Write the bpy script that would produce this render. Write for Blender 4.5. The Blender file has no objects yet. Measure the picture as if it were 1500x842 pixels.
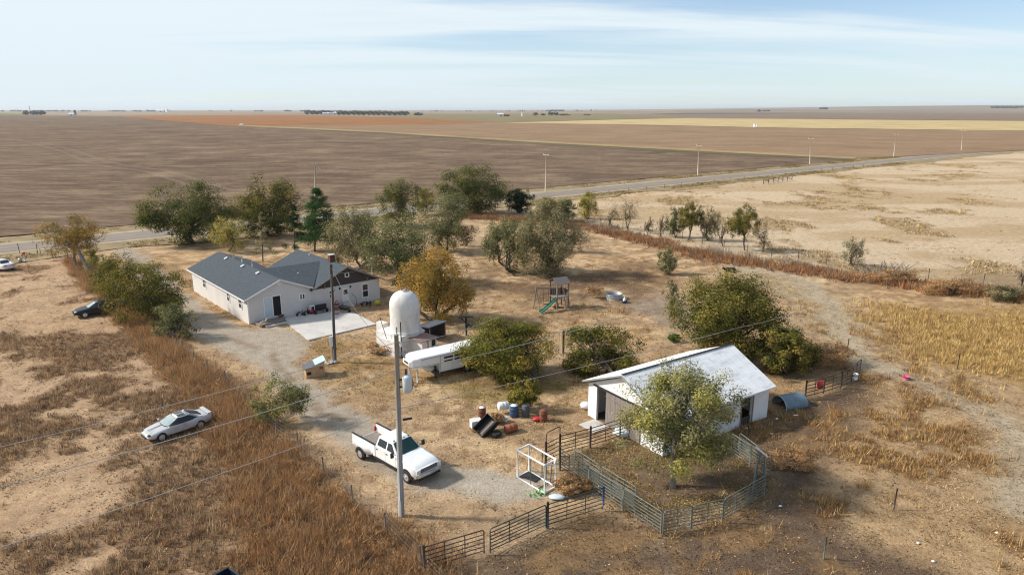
import bpy, math, random
import numpy as np
from mathutils import Vector, Matrix
R = math.radians
random.seed(7)
rng = np.random.default_rng(11)
SC = bpy.context.scene
COL = SC.collection

# ------------------------------------------------------------------ camera
F, H, PIT = 1000.0, 22.0, R(14.6)
S_, C_ = math.sin(PIT), math.cos(PIT)
cam = bpy.data.cameras.new('camera')
cam.sensor_width = 36.0
cam.lens = 36.0 * F / 1500.0
cam.clip_start, cam.clip_end = 0.1, 60000
co = bpy.data.objects.new('camera', cam)
COL.objects.link(co)
co.location = (0, 0, H)
co.rotation_euler = (R(90) - PIT, 0, 0)
SC.camera = co


def ray(x, y):
    u, v = (x - 750) / F, (y - 421) / F
    return u, C_ - v * S_, -(S_ + v * C_)


def P(x, y, z=0.0):
    """the point of the ground (or of the level z) that the photograph shows at x, y"""
    r = ray(x, y)
    t = (z - H) / r[2]
    return Vector((r[0] * t, r[1] * t, z))


def zat(y, base):
    r = ray(750, y)
    return H + r[2] * base[1] / r[1]


def depth(b):
    return b[1] * C_ + (H - b[2]) * S_


# ------------------------------------------------------------------ colours, materials
def lin(c):
    c = c / 255.0
    return c / 12.92 if c <= 0.04045 else ((c + 0.055) / 1.055) ** 2.4


K = 0.62


def A(r, g, b, k=K):
    return (lin(r) * k, lin(g) * k, lin(b) * k)


def mat(name, col, rough=0.8, var=0.15, scale=3.0, metal=0.0, bump=0.0, bscale=None, stain=None, samt=0.5, sscale=1.2,
        lap=0.0, ribs=0.0, spec=0.5, stretch=(1, 1, 1), coat=0.0):
    m = bpy.data.materials.new(name)
    m.use_nodes = True
    nt = m.node_tree
    N, L = nt.nodes, nt.links
    b = N['Principled BSDF']
    b.inputs['Roughness'].default_value = rough
    b.inputs['Metallic'].default_value = metal
    b.inputs['Specular IOR Level'].default_value = spec
    b.inputs['Coat Weight'].default_value = coat
    tc = N.new('ShaderNodeTexCoord')
    mp = N.new('ShaderNodeMapping')
    mp.inputs['Scale'].default_value = stretch
    L.new(tc.outputs['Object'], mp.inputs['Vector'])
    n1 = N.new('ShaderNodeTexNoise')
    n1.inputs['Scale'].default_value = scale
    n1.inputs['Detail'].default_value = 6
    L.new(mp.outputs[0], n1.inputs['Vector'])
    rmp = N.new('ShaderNodeMapRange')
    rmp.inputs[1].default_value = 0.25
    rmp.inputs[2].default_value = 0.75
    rmp.inputs[3].default_value = 1 - var
    rmp.inputs[4].default_value = 1 + var
    L.new(n1.outputs[0], rmp.inputs[0])
    mx = N.new('ShaderNodeMix')
    mx.data_type = 'RGBA'
    mx.blend_type = 'MULTIPLY'
    mx.inputs[0].default_value = 1
    mx.inputs[6].default_value = (*col, 1)
    L.new(rmp.outputs[0], mx.inputs[7])
    out = mx.outputs[2]
    if stain:
        n2 = N.new('ShaderNodeTexNoise')
        n2.inputs['Scale'].default_value = sscale
        n2.inputs['Detail'].default_value = 8
        n2.inputs['Roughness'].default_value = 0.7
        L.new(mp.outputs[0], n2.inputs['Vector'])
        r2 = N.new('ShaderNodeMapRange')
        r2.inputs[1].default_value = 0.5
        r2.inputs[2].default_value = 0.68
        r2.inputs[4].default_value = samt
        L.new(n2.outputs[0], r2.inputs[0])
        m2 = N.new('ShaderNodeMix')
        m2.data_type = 'RGBA'
        L.new(r2.outputs[0], m2.inputs[0])
        L.new(out, m2.inputs[6])
        m2.inputs[7].default_value = (*stain, 1)
        out = m2.outputs[2]
    if ribs:
        sy = N.new('ShaderNodeSeparateXYZ')
        L.new(tc.outputs['Object'], sy.inputs[0])
        pv_ = sy.outputs['Y']
        for op, val in (('MULTIPLY', 1 / ribs), ('FRACT', None), ('LESS_THAN', .07)):
            mm_ = N.new('ShaderNodeMath')
            mm_.operation = op
            L.new(pv_, mm_.inputs[0])
            if val is not None:
                mm_.inputs[1].default_value = val
            pv_ = mm_.outputs[0]
        m3 = N.new('ShaderNodeMix')
        m3.data_type = 'RGBA'
        m3.blend_type = 'MULTIPLY'
        L.new(pv_, m3.inputs[0])
        L.new(out, m3.inputs[6])
        m3.inputs[7].default_value = (.86, .865, .87, 1)
        out = m3.outputs[2]
    L.new(out, b.inputs['Base Color'])
    hgt = None
    if lap:
        sx = N.new('ShaderNodeSeparateXYZ')
        L.new(tc.outputs['Object'], sx.inputs[0])
        md = N.new('ShaderNodeMath')
        md.operation = 'MULTIPLY'
        md.inputs[1].default_value = 1 / lap
        L.new(sx.outputs['Z'], md.inputs[0])
        fr = N.new('ShaderNodeMath')
        fr.operation = 'FRACT'
        L.new(md.outputs[0], fr.inputs[0])
        hgt = fr.outputs[0]
    if bump or hgt is not None:
        bp = N.new('ShaderNodeBump')
        bp.inputs['Strength'].default_value = 0.25 if hgt is not None else bump
        bp.inputs['Distance'].default_value = 0.03
        if hgt is None:
            n3 = N.new('ShaderNodeTexNoise')
            n3.inputs['Scale'].default_value = bscale or scale * 4
            n3.inputs['Detail'].default_value = 5
            L.new(mp.outputs[0], n3.inputs['Vector'])
            hgt = n3.outputs[0]
        L.new(hgt, bp.inputs['Height'])
        L.new(bp.outputs[0], b.inputs['Normal'])
    return m


def veg_mat(name, trans=0.3, rough=0.7):
    m = bpy.data.materials.new(name)
    m.use_nodes = True
    nt = m.node_tree
    N, L = nt.nodes, nt.links
    N.remove(N['Principled BSDF'])
    at = N.new('ShaderNodeAttribute')
    at.attribute_name = 'Col'
    d = N.new('ShaderNodeBsdfDiffuse')
    t = N.new('ShaderNodeBsdfTranslucent')
    mx = N.new('ShaderNodeMixShader')
    mx.inputs[0].default_value = trans
    L.new(at.outputs['Color'], d.inputs['Color'])
    L.new(at.outputs['Color'], t.inputs['Color'])
    L.new(d.outputs[0], mx.inputs[1])
    L.new(t.outputs[0], mx.inputs[2])
    L.new(mx.outputs[0], N['Material Output'].inputs['Surface'])
    return m


M = {}
M['leaf'] = veg_mat('leaf', 0.4)
M['blade'] = veg_mat('blade', 0.2)
M['bark'] = mat('bark', (0.085, 0.068, 0.052), 0.95, 0.35, 6, bump=0.6, stretch=(1, 1, .3))
M['grey_bark'] = mat('grey_bark', (0.20, 0.175, 0.15), 0.95, 0.3, 6, bump=0.5, stretch=(1, 1, .3))
M['pole_wood'] = mat('pole_wood', (0.30, 0.285, 0.265), 0.9, 0.25, 5, stretch=(3, 3, .25), bump=0.4, stain=(0.09, 0.08, 0.07), samt=.5, sscale=2)
M['pole_brown'] = mat('pole_brown', (0.085, 0.072, 0.06), 0.9, 0.25, 5, stretch=(3, 3, .25), bump=0.4)
M['far_pole'] = mat('far_pole', (0.50, 0.41, 0.32), 0.9, 0.15, 3)
M['house_siding'] = mat('siding_white', (0.60, 0.575, 0.545), 0.6, 0.06, .6,  stain=(0.5, 0.46, 0.41), samt=.35, sscale=.5)  # one siding colour for every house wall
M['trim'] = mat('white_trim', (0.72, 0.71, 0.70), 0.5, 0.06, 2)
M['roof'] = mat('slate_blue_shingle', (0.040, 0.053, 0.066), 0.9, 0.38, 4, bump=0.5, bscale=14, stain=(0.038, 0.048, 0.06), samt=.6, sscale=.8)
M['brown'] = mat('brown_board', (0.055, 0.042, 0.04), 0.8, 0.15, 3)
M['glass'] = mat('window_glass', (0.02, 0.024, 0.028), 0.12, 0.1, 1, spec=.6)
M['pale_glass'] = mat('curtained_glass', (0.46, 0.55, 0.60), 0.15, 0.06, 1)
M['dark'] = mat('dark_opening', (0.012, 0.011, 0.01), 0.9, 0.2, 2)
M['brick'] = mat('brick', (0.11, 0.045, 0.035), 0.9, 0.3, 12, bump=.4)
M['metal_white'] = mat('vent_metal', (0.62, 0.62, 0.62), 0.45, 0.1, 3)
M['concrete'] = mat('concrete', (0.50, 0.475, 0.445), 0.85, 0.1, .7, stain=(0.36, 0.34, 0.32), samt=.6, sscale=.45, bump=.1)
M['plaster'] = mat('old_plaster', (0.62, 0.60, 0.57), 0.85, 0.10, 2.2, stain=(0.36, 0.35, 0.335), samt=.7, sscale=1.3, bump=.35, bscale=5, stretch=(1, 1, .35))
M['block'] = mat('whitewashed_block', (0.66, 0.63, 0.60), 0.85, 0.12, 2, stain=(0.45, 0.42, 0.40), samt=.6, sscale=1.5, bump=.3)
M['rust'] = mat('rust', (0.19, 0.065, 0.035), 0.85, 0.35, 6, stain=(0.09, 0.035, 0.025), samt=.7, sscale=4, bump=.3)
M['rust_roof'] = mat('rusty_tin', (0.24, 0.14, 0.11), 0.7, 0.3, 4, stain=(0.32, 0.29, 0.27), samt=.7, sscale=3)
M['barn_white'] = mat('barn_white', (0.72, 0.715, 0.705), 0.7, 0.05, 1.5, stain=(0.55, 0.53, 0.50), samt=.35, sscale=1.0)
M['barn_roof'] = mat('white_tin', (0.75, 0.755, 0.755), 0.6, 0.06, 1.5, stain=(0.36, 0.37, 0.375), samt=.55, sscale=1.3, stretch=(1.6, .5, 1), ribs=.86)
M['old_wood'] = mat('weathered_board', (0.20, 0.165, 0.145), 0.95, 0.4, 5, stretch=(6, 6, .4), stain=(0.32, 0.29, 0.27), samt=.6, sscale=1.2)
M['dark_wood'] = mat('dark_board', (0.085, 0.062, 0.055), 0.95, 0.35, 5, stretch=(4, 4, .5))
M['white_paint'] = mat('white_car_paint', (0.76, 0.765, 0.77), 0.28, 0.03, 1, coat=.6)
M['silver_paint'] = mat('silver_car_paint', (0.46, 0.46, 0.475), 0.4, 0.08, 1.5, metal=.15, coat=.3, stain=(0.30, 0.27, 0.245), samt=.7, sscale=1.6)
M['navy_paint'] = mat('navy_car_paint', (0.012, 0.018, 0.035), 0.25, 0.1, 1, coat=.6)
M['black_paint'] = mat('black_car_paint', (0.006, 0.008, 0.015), 0.3, 0.1, 1, coat=.15, spec=.3)
M['tyre'] = mat('tyre_rubber', (0.018, 0.017, 0.016), 0.9, 0.2, 6)
M['rim'] = mat('wheel_rim', (0.50, 0.50, 0.50), 0.35, 0.1, 4, metal=.6)
M['chrome'] = mat('chrome', (0.62, 0.63, 0.65), 0.2, 0.05, 3, metal=.8)
M['black'] = mat('black_plastic', (0.015, 0.015, 0.016), 0.6, 0.15, 3)
M['lamp'] = mat('headlamp_glass', (0.62, 0.62, 0.60), 0.15, 0.1, 6)
M['red'] = mat('red_plastic', (0.45, 0.02, 0.025), 0.5, 0.12, 3)
M['pink'] = mat('pink_plastic', (0.55, 0.09, 0.20), 0.5, 0.12, 3)
M['blue'] = mat('blue_plastic', (0.03, 0.075, 0.17), 0.5, 0.15, 3)
M['yellow'] = mat('yellow_plastic', (0.45, 0.38, 0.03), 0.5, 0.12, 3)
M['bgreen'] = mat('bright_green_plastic', (0.13, 0.45, 0.10), 0.5, 0.12, 3)
M['tgreen'] = mat('slide_green', (0.012, 0.13, 0.095), 0.4, 0.1, 2)
M['white_plastic'] = mat('white_plastic', (0.72, 0.72, 0.72), 0.5, 0.08, 3)
M['grey_metal'] = mat('galvanised', (0.36, 0.38, 0.39), 0.5, 0.15, 3, metal=.4)
M['culvert'] = mat('blue_grey_steel', (0.16, 0.225, 0.265), 0.55, 0.2, 4, metal=.3, stain=(.10, .10, .10), samt=.6, sscale=2)
M['pipe_green'] = mat('green_grey_pipe', (0.115, 0.13, 0.11), 0.6, 0.25, 4, stain=(0.24, 0.21, 0.17), samt=.7, sscale=2)
M['pipe_dark'] = mat('dark_green_pipe', (0.035, 0.05, 0.045), 0.6, 0.25, 4, stain=(0.07, 0.045, 0.03), samt=.7, sscale=2)
M['pipe_rust'] = mat('rust_brown_pipe', (0.052, 0.034, 0.028), 0.75, 0.3, 4, stain=(0.11, 0.06, 0.04), samt=.6, sscale=2)
M['osb'] = mat('tan_board', (0.42, 0.27, 0.15), 0.9, 0.2, 7, stain=(0.30, 0.17, 0.09), samt=.6, sscale=2)
M['sky_tin'] = mat('pale_blue_sheet', (0.42, 0.62, 0.70), 0.4, 0.08, 3)
M['slate'] = mat('dark_grey_sheet', (0.075, 0.085, 0.10), 0.7, 0.2, 3)
M['hide'] = mat('black_hide', (0.008, 0.008, 0.009), 0.8, 0.2, 5)
M['wire'] = mat('wire', (0.36, 0.35, 0.34), 0.6, 0.1, 3)
M['fence_wire'] = mat('fence_wire', (0.12, 0.11, 0.10), 0.7, 0.1, 3)
M['transformer'] = mat('transformer_paint', (0.52, 0.585, 0.615), 0.45, 0.06, 3)
M['cer'] = mat('brown_ceramic', (0.10, 0.025, 0.02), 0.3, 0.1, 3)


# ------------------------------------------------------------------ mesh helper
class MB:
    def __init__(self):
        self.v, self.f, self.sm = [], [], []

    def add(self, vs, fs, smooth=False):
        o = len(self.v)
        self.v += [tuple(a) for a in vs]
        self.f += [tuple(i + o for i in f) for f in fs]
        self.sm += [smooth] * len(fs)
        return self

    def box(self, c, s, rz=0, ry=0, rx=0):
        m = Matrix.Rotation(rz, 3, 'Z') @ Matrix.Rotation(ry, 3, 'Y') @ Matrix.Rotation(rx, 3, 'X')
        vs = []
        for i in range(8):
            q = Vector(((-.5, .5)[i & 1] * s[0], (-.5, .5)[i >> 1 & 1] * s[1], (-.5, .5)[i >> 2] * s[2]))
            vs.append(m @ q + Vector(c))
        return self.add(vs, [(0, 2, 3, 1), (4, 5, 7, 6), (0, 1, 5, 4), (2, 6, 7, 3), (0, 4, 6, 2), (1, 3, 7, 5)])

    def tube(self, pts, rad, n=8, cap=True):
        pts = [Vector(p) for p in pts]
        if not hasattr(rad, '__len__'):
            rad = [rad] * len(pts)
        vs, fs = [], []
        for i, p in enumerate(pts):
            d = (pts[min(i + 1, len(pts) - 1)] - pts[max(i - 1, 0)])
            d = d.normalized() if d.length > 1e-9 else Vector((0, 0, 1))
            a = d.cross(Vector((0, 0, 1)) if abs(d.z) < .95 else Vector((1, 0, 0))).normalized()
            b = d.cross(a)
            for k in range(n):
                t = 2 * math.pi * k / n
                vs.append(p + (a * math.cos(t) + b * math.sin(t)) * rad[i])
        for i in range(len(pts) - 1):
            for k in range(n):
                k2 = (k + 1) % n
                fs.append((i * n + k, i * n + k2, (i + 1) * n + k2, (i + 1) * n + k))
        self.add(vs, fs, True)
        if cap:
            o = len(self.v) - len(vs)
            self.f += [tuple(o + k for k in range(n)), tuple(o + (len(pts) - 1) * n + k for k in reversed(range(n)))]
            self.sm += [False, False]
        return self

    def lathe(self, prof, n=24, c=(0, 0, 0), axis='Z', cap=True, smooth=True):
        vs, fs = [], []
        for r, z in prof:
            for k in range(n):
                t = 2 * math.pi * k / n
                a, b = r * math.cos(t), r * math.sin(t)
                q = (a, b, z) if axis == 'Z' else ((a, z, b) if axis == 'Y' else (z, a, b))
                vs.append((q[0] + c[0], q[1] + c[1], q[2] + c[2]))
        for i in range(len(prof) - 1):
            for k in range(n):
                k2 = (k + 1) % n
                fs.append((i * n + k, i * n + k2, (i + 1) * n + k2, (i + 1) * n + k))
        self.add(vs, fs, smooth)
        if cap:
            o = len(self.v) - len(vs)
            self.f += [tuple(o + k for k in range(n)), tuple(o + (len(prof) - 1) * n + k for k in reversed(range(n)))]
            self.sm += [False, False]
        return self

    def loft(self, rings, smooth=True, cap=True):
        n = len(rings[0])
        vs = [p for r in rings for p in r]
        fs = []
        for i in range(len(rings) - 1):
            for k in range(n):
                k2 = (k + 1) % n
                fs.append((i * n + k, i * n + k2, (i + 1) * n + k2, (i + 1) * n + k))
        self.add(vs, fs, smooth)
        if cap:
            o = len(self.v) - len(vs)
            self.f += [tuple(o + k for k in range(n)), tuple(o + (len(rings) - 1) * n + k for k in reversed(range(n)))]
            self.sm += [False, False]
        return self

    def slab(self, poly, thick, d=(0, 0, 1)):
        """a polygon given thickness along -d"""
        d = Vector(d)
        top = [Vector(p) for p in poly]
        bot = [p - d * thick for p in top]
        n = len(top)
        fs = [tuple(range(n)), tuple(reversed(range(n, 2 * n)))]
        fs += [(i, i + n, (i + 1) % n + n, (i + 1) % n) for i in range(n)]
        return self.add(top + bot, fs)

    def blob(self, c, r, n=10, m=7, jit=0.0):
        prof, vs, fs = [], [], []
        for i in range(m + 1):
            a = math.pi * i / m
            for k in range(n):
                t = 2 * math.pi * k / n
                j = 1 + random.uniform(-jit, jit)
                vs.append((c[0] + r[0] * math.sin(a) * math.cos(t) * j, c[1] + r[1] * math.sin(a) * math.sin(t) * j, c[2] - r[2] * math.cos(a) * j))
        for i in range(m):
            for k in range(n):
                k2 = (k + 1) % n
                fs.append((i * n + k, i * n + k2, (i + 1) * n + k2, (i + 1) * n + k))
        return self.add(vs, fs, True)

    def build(self, name, m, parent=None, bevel=0, sub=0, label=None):
        me = bpy.data.meshes.new(name)
        me.from_pydata(self.v, [], self.f)
        me.polygons.foreach_set('use_smooth', self.sm)
        me.materials.append(M[m] if isinstance(m, str) else m)
        me.update()
        o = bpy.data.objects.new(name, me)
        COL.objects.link(o)
        if parent:
            o.parent = parent
        if bevel:
            b = o.modifiers.new('bevel', 'BEVEL')
            b.width = bevel
            b.segments = 2
            b.limit_method = 'ANGLE'
        if sub:
            s = o.modifiers.new('sub', 'SUBSURF')
            s.levels = s.render_levels = sub
        if label:
            o['label'] = label
        return o


def tag(o, label, cat, group=None):
    o['label'], o['category'] = label, cat
    if group:
        o['group'] = group
    return o


def thing(name, loc, label, cat, rz=0, group=None):
    o = bpy.data.objects.new(name, None)
    o.empty_display_size = .3
    COL.objects.link(o)
    o.location = loc
    o.rotation_euler = (0, 0, rz)
    return tag(o, label, cat, group)


def struct(o, kind='structure'):
    o['kind'] = kind
    return o


def np_mesh(name, verts, k, cols, m, parent=None, smooth=False):
    """verts (n*k,3): n faces of k corners each; cols per vertex"""
    nv = len(verts)
    nf = nv // k
    me = bpy.data.meshes.new(name)
    me.vertices.add(nv)
    me.vertices.foreach_set('co', np.ascontiguousarray(verts, dtype=np.float32).ravel())
    me.loops.add(nv)
    me.loops.foreach_set('vertex_index', np.arange(nv, dtype=np.int32))
    me.polygons.add(nf)
    me.polygons.foreach_set('loop_start', np.arange(0, nv, k, dtype=np.int32))
    me.update(calc_edges=True)
    at = me.attributes.new('Col', 'FLOAT_COLOR', 'POINT')
    c4 = np.ones((nv, 4), dtype=np.float32)
    c4[:, :3] = cols
    at.data.foreach_set('color', c4.ravel())
    me.materials.append(M[m])
    o = bpy.data.objects.new(name, me)
    COL.objects.link(o)
    if parent:
        o.parent = parent
    return o


# ------------------------------------------------------------------ numpy noise and masks
def hash2(ix, iy, s):
    h = (ix.astype(np.int64) * 374761393 + iy.astype(np.int64) * 668265263 + s * 1442695041) & 0xffffffff
    h = ((h ^ (h >> 13)) * 1274126177) & 0xffffffff
    return ((h ^ (h >> 16)) & 0xffff) / 65535.0


def vnoise(x, y, s=0):
    ix, iy = np.floor(x), np.floor(y)
    fx, fy = x - ix, y - iy
    fx, fy = fx * fx * (3 - 2 * fx), fy * fy * (3 - 2 * fy)
    a, b = hash2(ix, iy, s), hash2(ix + 1, iy, s)
    c, d = hash2(ix, iy + 1, s), hash2(ix + 1, iy + 1, s)
    return (a + (b - a) * fx) * (1 - fy) + (c + (d - c) * fx) * fy


def fbm(x, y, s=0, o=4):
    t, a, n = 0, .5, 0
    for i in range(o):
        t = t + a * vnoise(x, y, s + i * 17)
        n += a
        x, y, a = x * 2.03, y * 2.03, a * .55
    return t / n


def sstep(e0, e1, x):
    t = np.clip((x - e0) / (e1 - e0), 0, 1)
    return t * t * (3 - 2 * t)


def seg_dist(X, Y, pts, closed):
    d = np.full(X.shape, 1e18)
    n = len(pts)
    for i in range(n if closed else n - 1):
        (x0, y0), (x1, y1) = pts[i], pts[(i + 1) % n]
        dx, dy = x1 - x0, y1 - y0
        t = np.clip(((X - x0) * dx + (Y - y0) * dy) / (dx * dx + dy * dy + 1e-12), 0, 1)
        d = np.minimum(d, (X - x0 - t * dx) ** 2 + (Y - y0 - t * dy) ** 2)
    return np.sqrt(d)


def inside(X, Y, pts):
    c = np.zeros(X.shape, bool)
    n = len(pts)
    for i in range(n):
        (x0, y0), (x1, y1) = pts[i], pts[(i + 1) % n]
        c ^= ((y0 > Y) != (y1 > Y)) & (X < (x1 - x0) * (Y - y0) / (y1 - y0 + 1e-12) + x0)
    return c


def G(*px):
    return [tuple(P(*q)[:2]) for q in px]


def warp(X, Y, a=1.0, f=.35):
    return X + a * (fbm(X * f, Y * f, 3, 3) - .5) * 4, Y + a * (fbm(X * f, Y * f, 9, 3) - .5) * 4


def area(X, Y, pts, feather):
    d = seg_dist(X, Y, pts, True)
    return sstep(-feather, feather, np.where(inside(X, Y, pts), d, -d))


def path(X, Y, pts, w, feather):
    return 1 - sstep(w - feather, w + feather, seg_dist(X, Y, pts, False))


Z = dict(
    weedL=G((100, 378), (150, 398), (235, 488), (335, 560), (432, 655), (515, 735), (560, 758), (600, 768), (640, 815), (690, 880), (560, 900), (365, 880), (345, 800), (345, 700), (300, 610), (215, 505), (130, 425)),
    driveA=G((262, 428), (300, 455), (372, 482), (415, 477), (455, 500), (447, 530), (402, 532), (352, 530), (300, 500), (258, 462)),
    driveP=G((120, 352), (185, 366), (215, 395), (240, 420), (272, 452), (330, 492), (400, 520), (425, 560), (470, 600), (530, 635), (600, 690), (680, 700), (760, 712)),
    padP=G((640, 705), (690, 690), (790, 690), (806, 722), (745, 736), (680, 726)),
    lane=G((1080, 392), (1160, 402), (1215, 440), (1235, 485), (1272, 530), (1370, 575), (1450, 605), (1500, 640), (1490, 690), (1500, 740)),
    bare=G((1040, 398), (1130, 392), (1200, 425), (1290, 470), (1250, 500), (1180, 490), (1150, 440)),
    dirt=G((1120, 600), (1180, 580), (1265, 552), (1290, 575), (1235, 640), (1195, 720), (1250, 790), (1400, 842), (1400, 900), (690, 900), (640, 842), (720, 812), (885, 752), (968, 790), (1125, 740), (1100, 660)),
    pastW=G((-60, 650), (110, 600), (200, 565), (170, 500), (215, 470), (330, 560), (430, 650), (620, 870), (-60, 900)),
    pen=G((826, 668), (905, 640), (1075, 648), (1118, 690), (1112, 728), (968, 780), (860, 712)),
    gold=G((1310, 452), (1400, 450), (1500, 446), (1600, 440), (1620, 590), (1500, 575), (1400, 550), (1330, 520), (1295, 478)),
    meadow=G((700, 310), (860, 296), (1020, 276), (1240, 247), (1500, 222), (2300, 180), (2300, 440), (1500, 438), (1290, 412), (1120, 385), (985, 358), (880, 333)),
    hedge=G((690, 318), (800, 325), (880, 336), (985, 362), (1060, 380), (1150, 392), (1250, 410), (1340, 418), (1430, 430), (1560, 440)),
    garden=G((905, 445), (1000, 430), (1040, 470), (1005, 495), (960, 470)),
    brownA=G((690, 392), (790, 400), (860, 400), (940, 380), (985, 400), (960, 440), (880, 445), (800, 450), (740, 440), (690, 425)),
    greenA=G((640, 560), (700, 545), (800, 555), (860, 560), (800, 590), (700, 590)),
    greenB=G((440, 500), (520, 490), (560, 520), (640, 560), (560, 580), (470, 560)),
    shadeW=G((430, 640), (500, 655), (575, 720), (640, 790), (600, 800), (530, 735), (450, 670)),
)
PEN_IN = Z['pen']


def masks(X, Y):
    wx, wy = warp(X, Y, .5)
    m = {}
    m['weedL'] = area(wx, wy, Z['weedL'], 1.2)
    m['drive'] = np.maximum(np.maximum(area(wx, wy, Z['driveA'], .7), path(wx, wy, Z['driveP'], 1.5, .8) * sstep(.20, .36, fbm(X * .5, Y * .5, 77))), area(wx, wy, Z['padP'], .9))
    m['lane'] = path(wx, wy, Z['lane'], 1.3, 1.1)
    m['bare'] = area(wx, wy, Z['bare'], 4)
    m['dirt'] = area(wx, wy, Z['dirt'], 1.6)
    m['pen'] = area(wx, wy, Z['pen'], .6)
    m['gold'] = area(*warp(X, Y, 1.6, .18), Z['gold'], 7)
    m['pastW'] = area(wx, wy, Z['pastW'], 2.5)
    m['meadow'] = area(wx, wy, Z['meadow'], 1.5)
    m['hedge'] = path(*warp(X, Y, 1.1, .15), Z['hedge'], 2.4, 2.0)
    m['garden'] = area(wx, wy, Z['garden'], 1.5)
    m['brownA'] = area(wx, wy, Z['brownA'], 4)
    m['greenA'] = area(wx, wy, Z['greenA'], 2.5)
    m['greenB'] = area(wx, wy, Z['greenB'], 2.5)
    return m


FL0 = [tuple(p) for p in Z['weedL']]
FENCE = G((-60, 374), (0, 377), (60, 374), (105, 383), (135, 398), (180, 430), (205, 458), (228, 476), (255, 503), (285, 533), (305, 546), (331, 563), (370, 597), (405, 638), (437, 658), (475, 696), (517, 738), (565, 778), (618, 832), (680, 900))


def left_of_fence(X, Y):
    """1 on the pasture side of the fence along the drive"""
    pts = FENCE + [(-10, 10), (-400, 10), (-400, FENCE[0][1])]
    return inside(X, Y, pts)


def patchy(X, Y):
    """tufts of dead weed in the pasture to the west"""
    return sstep(.47, .60, fbm(X * .16, Y * .16, 21, 5) * .75 + fbm(X * .55, Y * .55, 5, 3) * .25)


def patchy2(X, Y):
    return sstep(.50, .60, fbm(X * .2 + 40, Y * .2, 31, 5) * .7 + fbm(X * .7, Y * .7, 15, 3) * .3)


def patchy3(X, Y):
    return sstep(.54, .66, fbm(X * .09, Y * .06, 41, 5) * .7 + fbm(X * .4, Y * .3, 51, 3) * .3)


# ------------------------------------------------------------------ ground
def axis(core0, core1, step, far0, far1, g):
    a = list(np.arange(core0, core1 + 1e-6, step))
    s, x = step, core1
    while x < far1:
        s = max(step, abs(x - core1) * g + step)
        x += s
        a.append(x)
    s, x, lo = step, core0, []
    while x > far0:
        s = abs(x - core0) * g + step
        x -= s
        lo.append(x)
    return np.array(lo[::-1] + a)


gx = axis(-48, 48, .34, -26000, 26000, .035)
gy = axis(27, 100, .34, -60, 30000, .022)
GX, GY = np.meshgrid(gx, gy)
GX, GY = GX.ravel(), GY.ravel()


def far_rise(X, Y):
    return sstep(4500, 11000, Y) * sstep(-.1, .8, X / np.maximum(Y, 1)) * 88


mk = masks(GX, GY)
def lump(X, Y):
    """height of the uneven ground of the yard and pastures"""
    return (fbm(X * .9, Y * .9, 2, 4) - .5) * .12 + (vnoise(X * 1.7, Y * 1.7, 44) - .5) * .11 + (vnoise(X * 2.9, Y * 2.9, 45) - .5) * .06 - .03


near = sstep(400, 150, np.abs(GY)) * sstep(300, 120, np.abs(GX))
GZ = lump(GX, GY) * near * (1 - .85 * mk['drive']) + far_rise(GX, GY)
left = left_of_fence(GX, GY)


def mixc(c, m, col):
    m = m[:, None]
    return c * (1 - m) + np.array(col)[None, :] * m


straw, straw2 = A(226, 193, 150, .75), A(212, 175, 130, .72)
c = np.repeat(np.array([straw]), len(GX), 0)
c = mixc(c, sstep(.4, .65, fbm(GX * .12, GY * .12, 61)), straw2)
c = mixc(c, sstep(.48, .6, fbm(GX * .3, GY * .42, 62, 5)) * .52, A(166, 132, 98))
c = mixc(c, sstep(.54, .62, fbm(GX * .9, GY * 1.1, 162, 4)) * .5, A(142, 108, 80))
c = mixc(c, sstep(.5, .66, fbm(GX * .08, GY * .1, 63)) * .5, A(222, 190, 154))
c = mixc(c, mk['brownA'] * sstep(.3, .55, fbm(GX * .25, GY * .25, 64)) * .9, A(138, 110, 88))
c = mixc(c, mk['greenA'] * sstep(.25, .6, fbm(GX * .5, GY * .5, 65)) * .8, A(158, 136, 72))
c = mixc(c, mk['greenB'] * sstep(.3, .65, fbm(GX * .4, GY * .4, 66)) * .7, A(176, 140, 84))
pw = patchy(GX, GY) * left
pw = np.maximum(pw, mk['pastW'] * .8 * sstep(.43, .58, fbm(GX * .2, GY * .2, 99, 4)))
c = mixc(c, left * .7, A(220, 184, 148, .68))
c = mixc(c, pw * .8, A(150, 116, 86))
c = mixc(c, mk['weedL'], A(138, 104, 74))
c = mixc(c, mk['garden'] * .8, A(176, 158, 142))
c = mixc(c, mk['meadow'], A(230, 204, 170, .68))
c = mixc(c, mk['meadow'] * sstep(.45, .6, fbm(GX * .03, GY * .08, 67)) * .6, A(206, 172, 124))
c = mixc(c, mk['meadow'] * patchy3(GX, GY) * .6, A(168, 144, 108))
right = sstep(8, 20, GX) * sstep(75, 60, GY) * (1 - mk['meadow'])
p2 = patchy2(GX, GY)
c = mixc(c, right * .5, A(200, 166, 122))
c = mixc(c, right * p2 * .8, A(150, 112, 68))
c = mixc(c, mk['bare'] * .85, A(205, 184, 150))
c = mixc(c, mk['dirt'] * sstep(.12, .38, fbm(GX * .25, GY * .25, 68)) * .95, A(124, 104, 88))
c = mixc(c, mk['dirt'] * p2 * .75, A(176, 140, 98))
c = mixc(c, mk['pen'], A(150, 126, 102))
c = mixc(c, mk['gold'] * sstep(.1, .5, mk['gold'] + fbm(GX * .3, GY * .3, 72) - .5), A(186, 150, 92))
c = mixc(c, mk['lane'] * (1 - .3 * p2), A(214, 194, 164))
c = mixc(c, mk['hedge'] * .8, A(150, 116, 88))
c = mixc(c, mk['drive'] * .95, A(208, 193, 173))
dcl = seg_dist(*warp(GX, GY, .25), Z['driveP'], False)
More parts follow.
